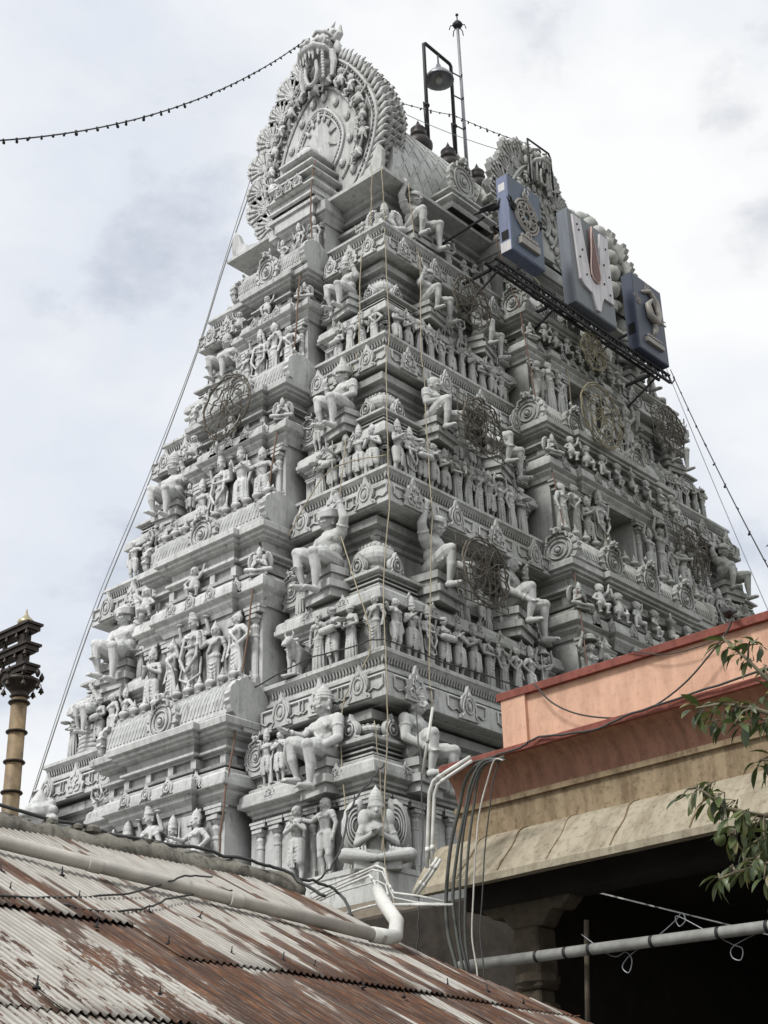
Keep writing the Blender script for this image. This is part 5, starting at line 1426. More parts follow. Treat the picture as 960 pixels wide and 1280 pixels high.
outl = [(-W, h2 * .94), (-W * .55, h2 * .94), (-W * .30, h2 * .45), (-W * .26, h2 * .36), (W * .26, h2 * .36), (W * .30, h2 * .45), (W * .55, h2 * .94), (W, h2 * .94), (W * .98, h2 * .22), (W * .42, h2 * .22), (W * .30, h2 * .16), (W * .14, h2 * .04), (-W * .06, h2 * .04), (-W * .26, h2 * .19), (-W * .66, h2 * .22), (-W * .86, h2 * .27)]
b.prism([(x, -.07, z) for x, z in outl], (0, .06, 0)); u = b.build('white_mark', MWHITE, b2)
b = MB()
st = [(0, h2 * .93), (.04, h2 * .80), (.09, h2 * .62), (.14, h2 * .48), (.15, h2 * .40), (.11, h2 * .345), (0, h2 * .325)]
pts = [(x, z) for x, z in st] + [(-x, z) for x, z in reversed(st[1:-1])]
b.prism([(x, -.12, z) for x, z in pts], (0, .09, 0)); b.build('red_stroke', MRED, b2)
b = MB(); b.tube([(x * 1.25, -.10, z) for x, z in pts] + [(pts[0][0], -.10, pts[0][1])], .022, 6); b.build('stroke_outline', MPINK, b2, True)
b = MB()
for (x, z) in ((-W * .8, .85), (-W * .72, .80), (-W * .8, .5), (-W * .62, .6), (-W * .5, .35), (W * .8, .8), (W * .85, .5), (W * .6, .6), (W * .8, .3), (W * .5, .38)): b.ell((x, -.08, h2 * z), (.03, .02, .03), 7, 5)
b.build('bolt_heads', MIRON, b2)
b3, w3, h3 = board(1.68, 3.02, 19.92, 22.16, Y0, MB3, MB3s, 'emblem_board', 'dark navy box board with a conch shell emblem, rightmost of the three boards')
b = MB()
b.tube([(-.30, -.03, h3 * .80), (0, -.06, h3 * .86), (.26, -.06, h3 * .76), (.30, -.08, h3 * .58), (.12, -.1, h3 * .45), (-.12, -.1, h3 * .50), (-.20, -.1, h3 * .64), (-.04, -.12, h3 * .72), (.10, -.12, h3 * .62)], [.05, .07, .09, .11, .12, .10, .08, .06, .04], 8)
b.tube([(.12, -.06, h3 * .45), (.08, -.05, h3 * .33), (0, -.03, h3 * .27)], [.10, .07, .03], 8)
b.build('conch_shell', MEMB, b3, True)
for (x, z, a) in ((-.42, h3 * .62, PI / 2 - .6), (.44, h3 * .55, -PI / 2 + .4), (0, h3 * .84, .2)):
    b = MB(); flame(b, x, z, a, .62); b.build('flame', MEMB, b3, True)
b = MB(); b.box(-.38, .38, -.10, 0, h3 * .13, h3 * .19)
for i in range(6): b.ell((-.27 + .108 * i, -.06, h3 * .22), (.06, .05, .05), 8, 6)
b.build('emblem_pedestal', MEMB, b3, bevel=.01)
b = MB(); b.box(-w3 - .004, -w3, .06, .26, h3 * .20, h3 * .34); b.build('side_vent', MDARK, b3)
tr = empty('support_truss', (-.2, -4.2, 19.8)); tag(tr, 'black steel truss and brackets holding three boards off the tower', 'steel truss')
for y, z in ((.0, .08), (.30, .08), (.0, -.12)):
    b = MB(); b.tube([(-3.6, y, z), (3.5, y, z)], .045, 6); b.build('long_rail', MIRON, tr)
b = MB()
for i in range(22):
    x = -3.5 + .33 * i; b.tube([(x, 0, .08), (x + .16, 0, -.12), (x + .33, 0, .08)], .022, 5); b.tube([(x, 0, .08), (x, .3, .08)], .02, 5)
b.build('lattice', MIRON, tr)
for x in (-3.3, -1.2, 1.0, 3.1):
    b = MB(); b.tube([(x, .35, .06), (x, 1.35, .06)], .05, 6); b.tube([(x, 1.3, -.7), (x, .05, -.02)], .03, 6); b.build('wall_bracket', MIRON, tr)
    b = MB(); b.tube([(x, .42, 1.55), (x, 1.75, 1.45)], .035, 6); b.build('tie_rod', MIRON, tr)
b = MB(); b.tube([(-3.2, .3, 1.3), (3.4, .3, 1.3)], .03, 6); b.build('upper_rail', MIRON, tr)
# steel cage round the mask of the cross gable
cg = empty('wire_cage', (.15, -3.0, 25.0)); tag(cg, 'dark pipe cage around the horned mask behind the left board', 'cage')
b = MB(); b.tube([(-.5, 0, -.4), (-.5, 0, 1.0), (.42, 0, 1.05), (.5, 0, .9), (.5, 0, -.1)], .028, 6); b.build('pipe_frame', MIRON, cg, True)

def bird(loc, rz, s, label):
    mb = MB(); mb.ell((0, 0, .10), (.07, .14, .08)); mb.cap((0, -.10, .16), (0, -.15, .24), .045, .042, 8); mb.cap((0, -.18, .245), (0, -.25, .235), .022, .006, 6)
    mb.cap((0, .10, .07), (0, .34, -.02), .045, .02, 8, 1); mb.cap((.05, -.02, .12), (.045, .22, .05), .045, .015, 7); mb.cap((-.05, -.02, .12), (-.045, .22, .05), .045, .015, 7)
    for sx in (-1, 1): mb.cap((sx * .025, -.01, .05), (sx * .025, -.02, -.05), .01, .007, 5); mb.cap((sx * .025, -.06, -.055), (sx * .025, .02, -.055), .008, .006, 5)
    me = voxel(mb, .011, 'crow', 1, MIRON); o = inst('crow', me, None, loc, (0, 0, rz), s); tag(o, label, 'bird', 'crows'); return o
bird((-3.5 + .05, -4.0, 21.42), .6, 1.3, 'black crow perched on the tie rod left of the blue board')

# ================================================================== FLAG MAST (bronze)
MBR = plain('aged_brass', (.27, .195, .11), .6, .15, .6, 4); MBRD = plain('dark_bronze', (.05, .04, .032), .5, .6, .4, 8)
mx, my = -15.0, -3.94
P_ = lambda px, py: at(px, py, 'x', mx).z
fm = empty('bronze_flag_mast', (mx, my, -1.6)); tag(fm, 'tall brass-clad temple flag mast with dark cross-bars and bells behind the roof', 'flag mast')
zc = P_(28, 872) + 1.6
b = MB(); b.lathe([(.125, 0), (.12, zc * .6), (.108, zc)], n=20); b.build('shaft', MBR, fm, True)
z = zc - .06
while z > 3.5:
    b = MB(); b.lathe([(.11, -.02), (.14, -.015), (.15, .0), (.14, .015), (.11, .02)], (0, 0, z), 20); b.build('band', MBRD, fm, True); z -= .415
hd = empty('mast_crown', (0, 0, zc), 0, fm); hd.scale = (.70, .70, .70); ZC = 0.0
b = MB(); b.lathe([(.15, 0), (.20, .04), (.16, .08), (.20, .14), (.28, .22), (.30, .27), (.36, .30), (.38, .36), (.30, .38), (.28, .42), (.12, .46)], (0, 0, ZC), 16); cap_ = b.build('capital', MBRD, hd, True)
for i in range(8):
    a = i * PI / 4 + .3
    b = MB(); x, y = .40 * math.cos(a), .40 * math.sin(a)
    b.lathe([(.012, .10), (.035, .07), (.05, .02), (.06, 0), (.02, -.01), (.02, -.04)], (x, y, ZC + .16), 10); b.tube([(x, y, ZC + .26), (x * .95, y * .95, ZC + .33)], .01, 5)
    b.lathe([(.02, 0), (.05, .06), (.05, .1), (.0, .2)], (x * .98, y * .98, ZC + .38), 8); b.build('bell', MBRD, hd, True)
b = MB(); b.box(-.10, .10, -.10, .10, ZC + .40, ZC + 1.52); b.build('mast_head', MBRD, hd, bevel=.02)
for j, dz in enumerate((.50, .93, 1.36)):
    b = MB()
    b.box(-.15, .15, -.30, 2.6, ZC + dz, ZC + dz + .10); b.box(-.19, .19, -.34, 2.64, ZC + dz + .10, ZC + dz + .15); b.box(-.10, .10, -.26, 2.56, ZC + dz - .04, ZC + dz)
    for i in range(9):
        y = -.25 + .33 * i; b.lathe([(.012, .04), (.03, 0), (.045, -.06), (.015, -.07), (.015, -.11)], (-.13, y, ZC + dz - .04), 8)
    b.build('cross_bar', MBRD, hd)
for y in (.65, 1.3, 2.0):
    b = MB(); b.lathe([(.05, 0), (.03, .05), (.045, .15), (.03, .28), (.05, .4), (.05, .86)], (0, y, ZC + .5), 8); b.build('strut', MBRD, hd)
b = MB(); b.lathe([(.14, 0), (.17, .05), (.16, .1), (.08, .17), (.03, .24), (.006, .36)], (0, 0, ZC + 1.52), 14); b.build('finial', plain('pale_brass', (.45, .40, .25), .35, .6), hd, True)

# ================================================================== TIN ROOF (foreground)
SL = .535
def rz_(y): return 3.10 - SL * (-10.6 - y)
def tin_mat():
    m, nt, b = new_mat('rusty_corrugated_tin')
    p1 = geo_pos(nt, (1.9, .20, .0)); p2 = geo_pos(nt, (9.0, 1.1, 0)); p3 = geo_pos(nt, (40, 5, 0)); p0 = geo_pos(nt)
    ge = N(nt, 'ShaderNodeNewGeometry'); sx = N(nt, 'ShaderNodeSeparateXYZ'); nt.links.new(ge.outputs['Position'], sx.inputs[0])
    low = N(nt, 'ShaderNodeMapRange'); low.inputs[1].default_value = -11.0; low.inputs[2].default_value = -14.2; low.inputs[3].default_value = -.035; low.inputs[4].default_value = .065
    nt.links.new(sx.outputs[1], low.inputs[0])
    a = noise(nt, p1, 1.6, 5, .6); b_ = noise(nt, p2, 1.3, 7, .65); c_ = noise(nt, p3, 1.2, 5, .6)
    lap = N(nt, 'ShaderNodeMapRange'); lap.inputs[1].default_value = -13.22; lap.inputs[2].default_value = -13.28; lap.inputs[3].default_value = 0; lap.inputs[4].default_value = .03
    nt.links.new(sx.outputs[1], lap.inputs[0])
    lx = N(nt, 'ShaderNodeMapRange'); lx.inputs[1].default_value = -19.9; lx.inputs[2].default_value = -21.2; lx.inputs[3].default_value = 0; lx.inputs[4].default_value = 1
    nt.links.new(sx.outputs[0], lx.inputs[0])
    ly = N(nt, 'ShaderNodeMapRange'); ly.inputs[1].default_value = -12.9; ly.inputs[2].default_value = -13.6; nt.links.new(sx.outputs[1], ly.inputs[0])
    corner = math_(nt, 'MULTIPLY', lx.outputs[0], ly.outputs[0])
    a = math_(nt, 'ADD', a, math_(nt, 'MULTIPLY', corner, math_(nt, 'SUBTRACT', math_(nt, 'MULTIPLY', c_, 1.5), .86)))
    f = math_(nt, 'ADD', math_(nt, 'ADD', math_(nt, 'MULTIPLY', a, .86), math_(nt, 'MULTIPLY', b_, .14)), math_(nt, 'ADD', low.outputs[0], lap.outputs[0]))
    oi = N(nt, 'ShaderNodeObjectInfo'); f = math_(nt, 'ADD', f, math_(nt, 'MULTIPLY', math_(nt, 'SUBTRACT', oi.outputs['Random'], .5), .07))
    rust = ramp(nt, f, [(.500, 0.0), (.515, .85), (.575, 1.0)])
    flake = ramp(nt, c_, [(.50, 0.0), (.58, 1.0)])
    zinc = mix(nt, ramp(nt, b_, [(.35, 0.0), (.7, 1.0)]), (.44, .425, .385), (.29, .27, .235))
    zinc = mix(nt, math_(nt, 'MULTIPLY', flake, .22), zinc, (.15, .115, .085))
    rc = ramp(nt, noise(nt, p2, 2.2, 8, .7), [(.32, (.022, .013, .010)), (.48, (.055, .024, .013)), (.60, (.12, .046, .017)), (.72, (.21, .095, .038))])
    c = mix(nt, rust, zinc, rc)
    # corrugation valleys collect dirt and worn crests show zinc
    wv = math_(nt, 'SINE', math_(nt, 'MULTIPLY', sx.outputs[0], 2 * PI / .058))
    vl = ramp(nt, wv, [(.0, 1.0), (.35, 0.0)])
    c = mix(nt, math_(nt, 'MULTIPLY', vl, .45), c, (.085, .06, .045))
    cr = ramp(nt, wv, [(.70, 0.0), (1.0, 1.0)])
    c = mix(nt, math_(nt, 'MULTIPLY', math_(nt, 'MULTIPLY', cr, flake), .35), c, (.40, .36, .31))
    nt.links.new(c, b.inputs['Base Color']); nt.links.new(ramp(nt, rust, [(0, .5), (1, .9)]), b.inputs['Roughness'])
    nt.links.new(ramp(nt, rust, [(0, .12), (1, 0)]), b.inputs['Metallic'])
    bump(nt, b, noise(nt, p0, 60, 6, .7), .25, .004)
    return m
MTIN = tin_mat()
tin = empty('corrugated_roof', (-20, -12.5, -1.6)); tag(tin, 'sloping roof of rusty overlapping corrugated tin sheets in the foreground', 'tin roof')
def ytop(x):
    if x < -16.95: return -10.62
    if x < -16.42: return -10.62 - (x + 16.95) / .53 * .45
    if x < -16.40: return -11.1
    return -12.05 - (x + 16.45) / .75 * 1.28
def sheet(x0, x1, ya, yb_, dz, idx):
    """ya upper edge, yb_ lower edge"""
    q = random.Random(idx); b = MB(); P = .058; st = P / 8
    n = int((x1 - x0) / st); rows = 9; V = []; Fc = []; keep = []
    ey = q.uniform(-.03, .03); tw = q.uniform(-.01, .01)
    for i in range(n + 1):
        x = x0 + st * i; yt = min(ya, ytop(x))
        for j in range(rows):
            t = j / (rows - 1); y = yt + (yb_ + ey - yt) * t
            if yt < yb_: y = yb_ + ey
            z = rz_(y) + dz * (.35 + .65 * t) + .0105 * math.sin(2 * PI * x / P) + tw * t + .004 * math.sin(x * 3.1 + y * 2)
            V.append((x + 20, y + 12.5, z + 1.6))
        if i: 
            yt0 = min(ya, ytop(x - st))
            if min(yt, yt0) > yb_ + .02:
                for j in range(rows - 1): Fc.append(((i - 1) * rows + j, (i - 1) * rows + j + 1, i * rows + j + 1, i * rows + j))
    if not Fc: return
    b.add(V, Fc); o = b.build('roof_sheet', MTIN, tin, True)
    md = o.modifiers.new('t', 'SOLIDIFY'); md.thickness = .0025
W_ = .835
k = 0; x = -28.3
while x < -14.6:
    off = rnd.uniform(-.02, .02)
    l1 = -13.24 if x > -20.5 else -12.78
    l2 = l1 - 1.55
    sheet(x, x + W_ + .03, -10.62, l1 + off, .030 + .006 * (k % 2), k * 3)
    sheet(x, x + W_ + .03, l1 + .12, l2 + off, .016 + .006 * (k % 2), k * 3 + 1)
    sheet(x, x + W_ + .03, l2 + .12, -17.2, .002 + .006 * (k % 2), k * 3 + 2)
    x += W_; k += 1
bm_ = MB(); bm_.lathe([(.028, -.005), (.03, .006), (.012, .012), (.011, .03), (.006, .05), (.006, .085)], n=8); BOLT = bm_.mesh('hook_bolt'); BOLT.materials.append(MIRON)
for (px, py) in ((98, 1128), (12, 1118), (219, 1120), (186, 1146), (120, 1165), (249, 1152), (210, 1186), (289, 1198), (353, 1207), (392, 1214), (301, 1132), (45, 1243), (200, 1249), (77, 1100), (455, 1240), (505, 1252), (430, 1168), (560, 1238), (610, 1245), (655, 1258), (395, 1160), (1, 1096)):
    v = ray(px, py); t = (rz_(0) - SL * 0 - CAM.z - SL * CAM.y * 1) / (v.z - SL * v.y) if False else (3.10 + SL * 10.6 + SL * CAM.y - CAM.z) / (v.z - SL * v.y)
    p = CAM + v * t; inst('hook_bolt', BOLT, tin, (p.x + 20, p.y + 12.5, p.z + 1.6 + .03), (rnd.uniform(-.2, .5), rnd.uniform(-.3, .3), 0), rnd.uniform(.45, .8))
def on_roof(px, py, up=0.0):
    v = ray(px, py); t = (3.10 + SL * 10.6 + SL * CAM.y - CAM.z + up) / (v.z - SL * v.y); return CAM + v * t
b = MB(); b.box(-28.3 + 20, -15.6 + 20, -.06, .0, 0, 3.9)
for i in range(14): pass
# posts, purlins and wall that carry the sheets
b = MB()
for y in (-11.6, -13.2, -14.8, -16.6):
    b.box(-28 + 20, -16.5 + 20, y + 12.5 - .04, y + 12.5 + .04, rz_(y) + 1.6 - .14, rz_(y) + 1.6 - .035)
b.build('purlin', MIRON, tin)
wl = MB(); wl.box(-28.5, -16.6, -10.60, -10.25, -1.6, 3.0); tag(wl.build('boundary_wall', MG), 'rough stone wall carrying the upper edge of the tin roof', 'wall')
# coping (irregular weathered concrete)
b = MB(); rs = []; n = 150
q = random.Random(5)
for i in range(n + 1):
    x = -28.5 + (12.25) * i / n; ring = []
    for j in range(12):
        a = 2 * PI * j / 12; r1 = .24 * (1 + .16 * math.sin(x * 5 + j) * q.uniform(.3, 1)); 
        ring.append((x, -10.42 + r1 * .95 * math.cos(a) + q.uniform(-.012, .012), 3.10 + .155 * math.sin(a) * (1 + q.uniform(-.2, .2)) + q.uniform(-.016, .018) + .012 * math.sin(x * 1.7)))
    rs.append(ring)
b.rings(rs, True, True); cp = b.build('wall_coping', MC, None, True); tag(cp, 'weathered lichen-grey concrete coping along the top of the tin roof', 'coping')
ru = MB()
for i in range(70):
    x = q.uniform(-22, -16.3); s_ = q.uniform(.015, .05); ru.ell((x, -10.42 + q.uniform(-.12, .12), 3.25 + .0), (s_ * 1.5, s_ * 1.5, s_), 6, 4)
tag(ru.build('rubble', MC), 'loose mortar crumbs scattered on the concrete coping', 'rubble', kind='stuff')
tag(wire('cable', [(-21.5, -10.52, 3.27), (-19.5, -10.5, 3.29), (-18.2, -10.52, 3.27), (-17.0, -10.55, 3.28), (-16.5, -10.6, 3.22), (-16.35, -11.0, 2.95)], .016, MCABLE, None, None, jit=.02), 'black cable trailing along the concrete coping', 'wire')
# big drain pipe across the roof
pl = [on_roof(-160, 1008, .12), on_roof(0, 1052, .12), on_roof(240, 1111, .12), on_roof(480, 1172, .12)]
dp = empty('drain_pipe', pl[-1]); tag(dp, 'fat grey plastic drain pipe lying across the tin roof with a taped elbow', 'drain pipe')
org = pl[-1]
b = MB(); b.tube([tuple(p - org) for p in pl], .052, 16); b.build('pipe', MPVC, dp, True)
b = MB(); e0 = Vector((0, 0, 0)); e1_ = at(494, 1170, 'y', org.y + .03) - org; e2 = at(496, 1152, 'y', org.y + .10) - org; e3 = at(478, 1126, 'y', org.y + .35) - org; e4 = at(472, 1112, 'y', org.y + .5) - org
b.tube([tuple(v) for v in (e0 - (pl[-1] - pl[-2]).normalized() * .12, e0 * .5 + e1_ * .3, e1_, e2, e3, e4)], [.064, .064, .064, .062, .060, .05], 16); b.build('elbow', MPVCW, dp, True)
for f_ in (.22, .58):
    p = (pl[1].lerp(pl[3], f_)) - org; d_ = (pl[3] - pl[1]).normalized()
    b = MB(); b.tube([tuple(p - d_ * .05), tuple(p + d_ * .05)], .055, 16); auto_smooth(b.build('coupling', MPVC, dp))
wire('cable', [on_roof(-30, 1118, .05), on_roof(60, 1122, .04), on_roof(150, 1118, .05), on_roof(200, 1106, .10), on_roof(232, 1095, .22), on_roof(265, 1096, .1)], .008, MCABLE, 'thin dark wire looping over the upper tin sheets', 'wire', jit=.006)
wire('cable', [on_roof(80, 1130, .05), on_roof(130, 1140, .04), on_roof(185, 1134, .05), on_roof(222, 1120, .08), on_roof(290, 1113, .10)], .008, MCABLE, 'second thin wire slack across the middle tin sheets', 'wire', jit=.006)

# ================================================================== BUILDING ON THE RIGHT
def wall_mat(name, base, dark, sc_=1.0, streak=.5):
    m, nt, b = new_mat(name); p = geo_pos(nt); ps = geo_pos(nt, (1, 2.6, .5))
    c = mix(nt, ramp(nt, noise(nt, ps, 2.2 * sc_, 8, .65), [(.42, 0.0), (.75, 1.0)]), base, dark)
    c = mix(nt, math_(nt, 'MULTIPLY', ramp(nt, noise(nt, p, 11, 8, .7), [(.5, 0.0), (.7, 1.0)]), streak), c, tuple(x * .6 for x in dark))
    nt.links.new(c, b.inputs['Base Color']); b.inputs['Roughness'].default_value = .85; b.inputs['Specular IOR Level'].default_value = .2
    bump(nt, b, noise(nt, p, 30, 8, .7), .3, .01); return m
MPK = wall_mat('salmon_plaster', (.66, .415, .295), (.46, .275, .19), .8, .35)
MRB = wall_mat('red_oxide_paint', (.25, .085, .065), (.13, .05, .04), 1.4, .5)
MCV = wall_mat('faded_red_cove', (.33, .175, .12), (.17, .09, .065), 1.4, .4)
MBG = wall_mat('stained_beige_plaster', (.30, .235, .15), (.13, .085, .05), 1.2, .7)
MCH = wall_mat('beige_eave_plaster', (.36, .32, .24), (.20, .165, .115), .9, .7)
MIN = plain('shade_dark_interior', (.022, .018, .014), .95, var=.5, scale=3)  # near-black base stands in for the shade inside the hall
MPIL = plain('old_stone_pillar', (.10, .08, .055), .9, var=.5, scale=6, bmp=.6)
bd = empty('temple_hall', (-12, -10, -1.6)); tag(bd, 'low hall with salmon parapet, red trim and curved beige stone eave', 'building')
def prof_y(name, prof, y0, y1, mat, cap=True, seg=1, wob=0.0, parent=None, smooth=False):
    b = MB(); n = max(1, seg)
    b.rings([[(x + 12 + (wob * math.sin(i * 2.1) if wob else 0), y0 + (y1 - y0) * i / n + 10, z + 1.6 + (wob * .6 * math.sin(i * 1.3 + 1) if wob else 0)) for x, z in prof] for i in range(n + 1)], True, True)
    o = b.build(name, mat, parent or bd, False)
    if smooth: auto_smooth(o, 40)
    return o
YL, YR = -9.86, -24
prof_y('parapet', [(-12.0, 5.46), (-12.0, 6.12), (-11.7, 6.12), (-11.7, 5.46)], YL, YR, MPK)
prof_y('pilaster_strip', [(-12.05, 5.46), (-12.05, 6.12), (-11.96, 6.12), (-11.96, 5.46)], YL + .005, YL - .36, MPK)
prof_y('parapet_cap', [(-12.07, 6.12), (-12.07, 6.21), (-12.02, 6.235), (-11.63, 6.235), (-11.63, 6.12)], YL + .06, YR, MRB)
zA = at(560, 962, 'x', -12.25).z
prof_y('red_cornice', [(-12.27, 5.36), (-12.27, 5.43), (-12.20, 5.463), (-11.5, 5.463), (-11.5, 5.36)], -9.0, YR, MRB)
cv = [(-12.20 + .30 * math.sin(a), 4.96 + .40 * math.cos(a) ** 1.0) for a in [i * PI / 2 / 7 for i in range(8)]]
prof_y('cove', cv + [(-11.5, 4.96), (-11.5, 5.36)], -8.98, YR, MCV, smooth=True)
prof_y('frieze_band', [(-11.95, 4.90), (-11.95, 4.965), (-11.5, 4.965), (-11.5, 4.90)], -8.96, YR, MBG)
prof_y('frieze', [(-11.905, 4.40), (-11.905, 4.90), (-11.5, 4.90), (-11.5, 4.40)], -8.94, YR, MBG)
lipz = at(560, 1095, 'x', -12.55).z
ch = []
for i in range(9):
    t = i / 8; a = t * PI / 2
    ch.append((-11.87 - .66 * t ** .85, 4.56 - .62 * t ** 1.35))
chp = ch + [(-12.555, ch[-1][1] - .02), (-12.555, ch[-1][1] - .10), (-12.45, ch[-1][1] - .10), (-11.4, 4.12), (-11.4, 4.56)]
prof_y('curved_eave', chp, -8.75, YR, MCH, seg=40, wob=.004, smooth=True)
for i, y in enumerate((-9.45, -10.05, -10.75, -11.6, -12.6, -13.7)):
    b = MB(); b.tube([(x + 12 - .006, y + 10 + .03 * math.sin(j), z + 1.6 + .004) for j, (x, z) in enumerate(ch)], .009, 5); b.build('eave_joint', MBG, bd)
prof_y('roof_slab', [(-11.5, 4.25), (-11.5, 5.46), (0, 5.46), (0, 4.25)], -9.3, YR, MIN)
# dark hall behind, closed by walls in a near-black that paints in the shade
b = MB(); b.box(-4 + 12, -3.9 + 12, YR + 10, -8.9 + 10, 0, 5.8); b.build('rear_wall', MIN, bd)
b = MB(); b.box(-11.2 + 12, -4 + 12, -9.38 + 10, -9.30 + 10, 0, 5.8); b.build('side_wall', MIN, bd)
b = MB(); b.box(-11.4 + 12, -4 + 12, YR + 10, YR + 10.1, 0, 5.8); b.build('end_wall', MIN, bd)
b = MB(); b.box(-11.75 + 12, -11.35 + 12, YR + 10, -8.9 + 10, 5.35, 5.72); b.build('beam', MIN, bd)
for y in (-9.72, -13.9, -17.4, -20.9):
    pr = empty('stone_pillar', (-11.5, y, -1.6)); tag(pr, {-9.72: 'carved stone pillar with scroll bracket under the eave at the hall corner'}.get(y, 'stone pillar of the hall hidden to the right of the corner pillar'), 'pillar', 'hall pillars')
    if y < -11: pr['label'] = {-13.9: 'second stone pillar of the dark hall behind the leaves', -17.4: 'third stone pillar of the dark hall beyond the frame', -20.9: 'last stone pillar of the dark hall beyond the frame'}[y]
    b = MB(); b.box(-.15, .15, -.14, .14, 0, 4.35); b.box(-.19, .19, -.18, .18, 3.85, 4.2); b.box(-.19, .19, -.18, .18, 4.35, 5.05); b.build('shaft', MPIL, pr, bevel=.025)
    b = MB(); b.lathe([(.2, 0), (.27, .05), (.27, .12), (.2, .17)], (0, 0, 4.38), 8); b.build('ring', MPIL, pr)
    b = MB(); b.prism([(-.15, u, z_) for u, z_ in ((-.65, .36), (-.65, .28), (-.50, .16), (-.36, .18), (-.22, .0), (.22, 0), (.36, .18), (.50, .16), (.65, .28), (.65, .36))], (.3, 0, 0)); o = b.build('bracket', MPIL, pr, bevel=.02); o.location = (0, 0, 5.05)
tag(MB().box(-10.6, -4.2, -9.28, -5.62, -1.6, 4.25).build('stone_block', plain('dark_masonry', (.035, .028, .021), .95, var=.6, scale=4, bmp=.8), None, bevel=.05), 'dark old stone masonry joining the tower base to the hall', 'masonry')
# gutter pipe
gp = empty('gutter_pipe', (-12.1, -9, 3.0)); tag(gp, 'long pale plastic gutter pipe running level across the dark hall opening', 'gutter pipe')
ga, gb = at(575, 1208, 'x', -12.1), at(960, 1158, 'x', -12.1)
dd = (gb - ga); ge_ = gb + dd * 1.2
b = MB(); b.tube([tuple(ga - Vector((-12.1, -9, 3.0))), tuple(ge_ - Vector((-12.1, -9, 3.0)))], .062, 14); b.build('pipe', plain('pale_gutter', (.30, .30, .28), .5, var=.45, scale=5), gp, True)
for f_ in (.28, .38, .46, .66, .86, 1.0, 1.15):
    p = ga.lerp(gb, f_) - Vector((-12.1, -9, 3.0)); b = MB(); b.tube([tuple(p - dd.normalized() * .02), tuple(p + dd.normalized() * .02)], .0655, 14); b.build('clamp', MIRON, gp, True)
bp_ = MB(); bp_.tube([tuple(at(733, 1150, 'x', -11.9)), tuple(at(735, 1300, 'x', -11.9))], .03, 8); tag(bp_.build('downpipe', MPIL, None, True), 'thin rusty vertical downpipe right of the stone pillar', 'pipe')
wire('string_light', [at(727, 1168, 'x', -12), at(765, 1195, 'x', -12), at(782, 1190, 'x', -12), at(790, 1200, 'x', -12), at(786, 1216, 'x', -12), at(778, 1208, 'x', -12), at(790, 1192, 'x', -12), at(820, 1172, 'x', -12), at(845, 1150, 'x', -12), at(852, 1141, 'x', -12), at(857, 1150, 'x', -12), at(849, 1158, 'x', -12), at(846, 1145, 'x', -12), at(880, 1162, 'x', -12), at(915, 1180, 'x', -12), at(928, 1186, 'x', -12), at(926, 1200, 'x', -12), at(915, 1196, 'x', -12), at(918, 1182, 'x', -12), at(960, 1160, 'x', -12), at(1000, 1140, 'x', -12)], .007, MSTEEL, 'looped thin wire strung across the dark hall opening', 'wire')
# wires draped over the parapet
wire('cable', [at(668, 855, 'x', -12.14), at(690, 878, 'x', -12.14), at(725, 893, 'x', -12.14), at(775, 897, 'x', -12.14), at(815, 884, 'x', -12.14), at(860, 850, 'x', -12.14), at(905, 795, 'x', -12.14), at(915, 775, 'x', -12.16)], .011, MCABLE, 'black cable drooping in a deep curve across the salmon parapet', 'wire')
wire('cable', [at(560, 962, 'x', -12.32), at(610, 947, 'x', -12.32), at(650, 935, 'x', -12.33), at(672, 922, 'x', -12.31), at(740, 912, 'x', -12.31), at(790, 892, 'x', -12.31), at(880, 862, 'x', -12.31), at(1000, 822, 'x', -12.31)], .014, MCABLE, 'black cable laid along the red cornice below the parapet', 'wire', jit=.01)
wire('cable', [at(780, 812, 'x', -12.1), at(830, 818, 'x', -12.1), at(880, 806, 'x', -12.1), at(910, 790, 'x', -12.1)], .007, MCABLE, 'thin slack wire just under the parapet cap', 'wire')
bird(at(912, 776, 'x', -12.05) + Vector((0, 0, .02)), 2.4, .75, 'dark bird perched on the red parapet cap at the right')
# bundle of cables at the end of the hall
base = [(626, 948), (598, 952), (583, 975), (572, 1010), (563, 1060), (558, 1120), (562, 1170), (570, 1215), (575, 1250)]
labs = ['outermost thick grey-green cable of the bundle hanging at the hall end', 'second thick cable of the bundle hanging at the hall end', 'middle cable of the bundle, crossing over its neighbours', 'thin cable on the right of the hanging bundle', 'inner black cable of the bundle, closest to the hall eave', 'pale cable twisting down the right of the bundle']
for i in range(6):
    q = random.Random(i + 20); dx = [0, 10, 22, 46, 16, 34][i]
    pts = []
    for j, (px, py) in enumerate(base):
        k_ = min(1, j / 3)
        w_ = dx * (.35 + .65 * math.sin(min(1, j / 5) * PI / 2)) if j < 6 else dx * (1 - .13 * (j - 5))
        pts.append(at(px + w_ * (1 if j > 0 else .3) + q.uniform(-2, 2), py + q.uniform(-3, 3), 'x', -12.72 - .02 * i))
    wire('hanging_cable', pts, [.022, .020, .016, .008, .014, .010][i], MPVC if i == 5 else plain('cable_sheath', (.075, .08, .07), .6) if i < 3 else MCABLE, labs[i], 'cable', 'cables bundled at the hall end', n=7)
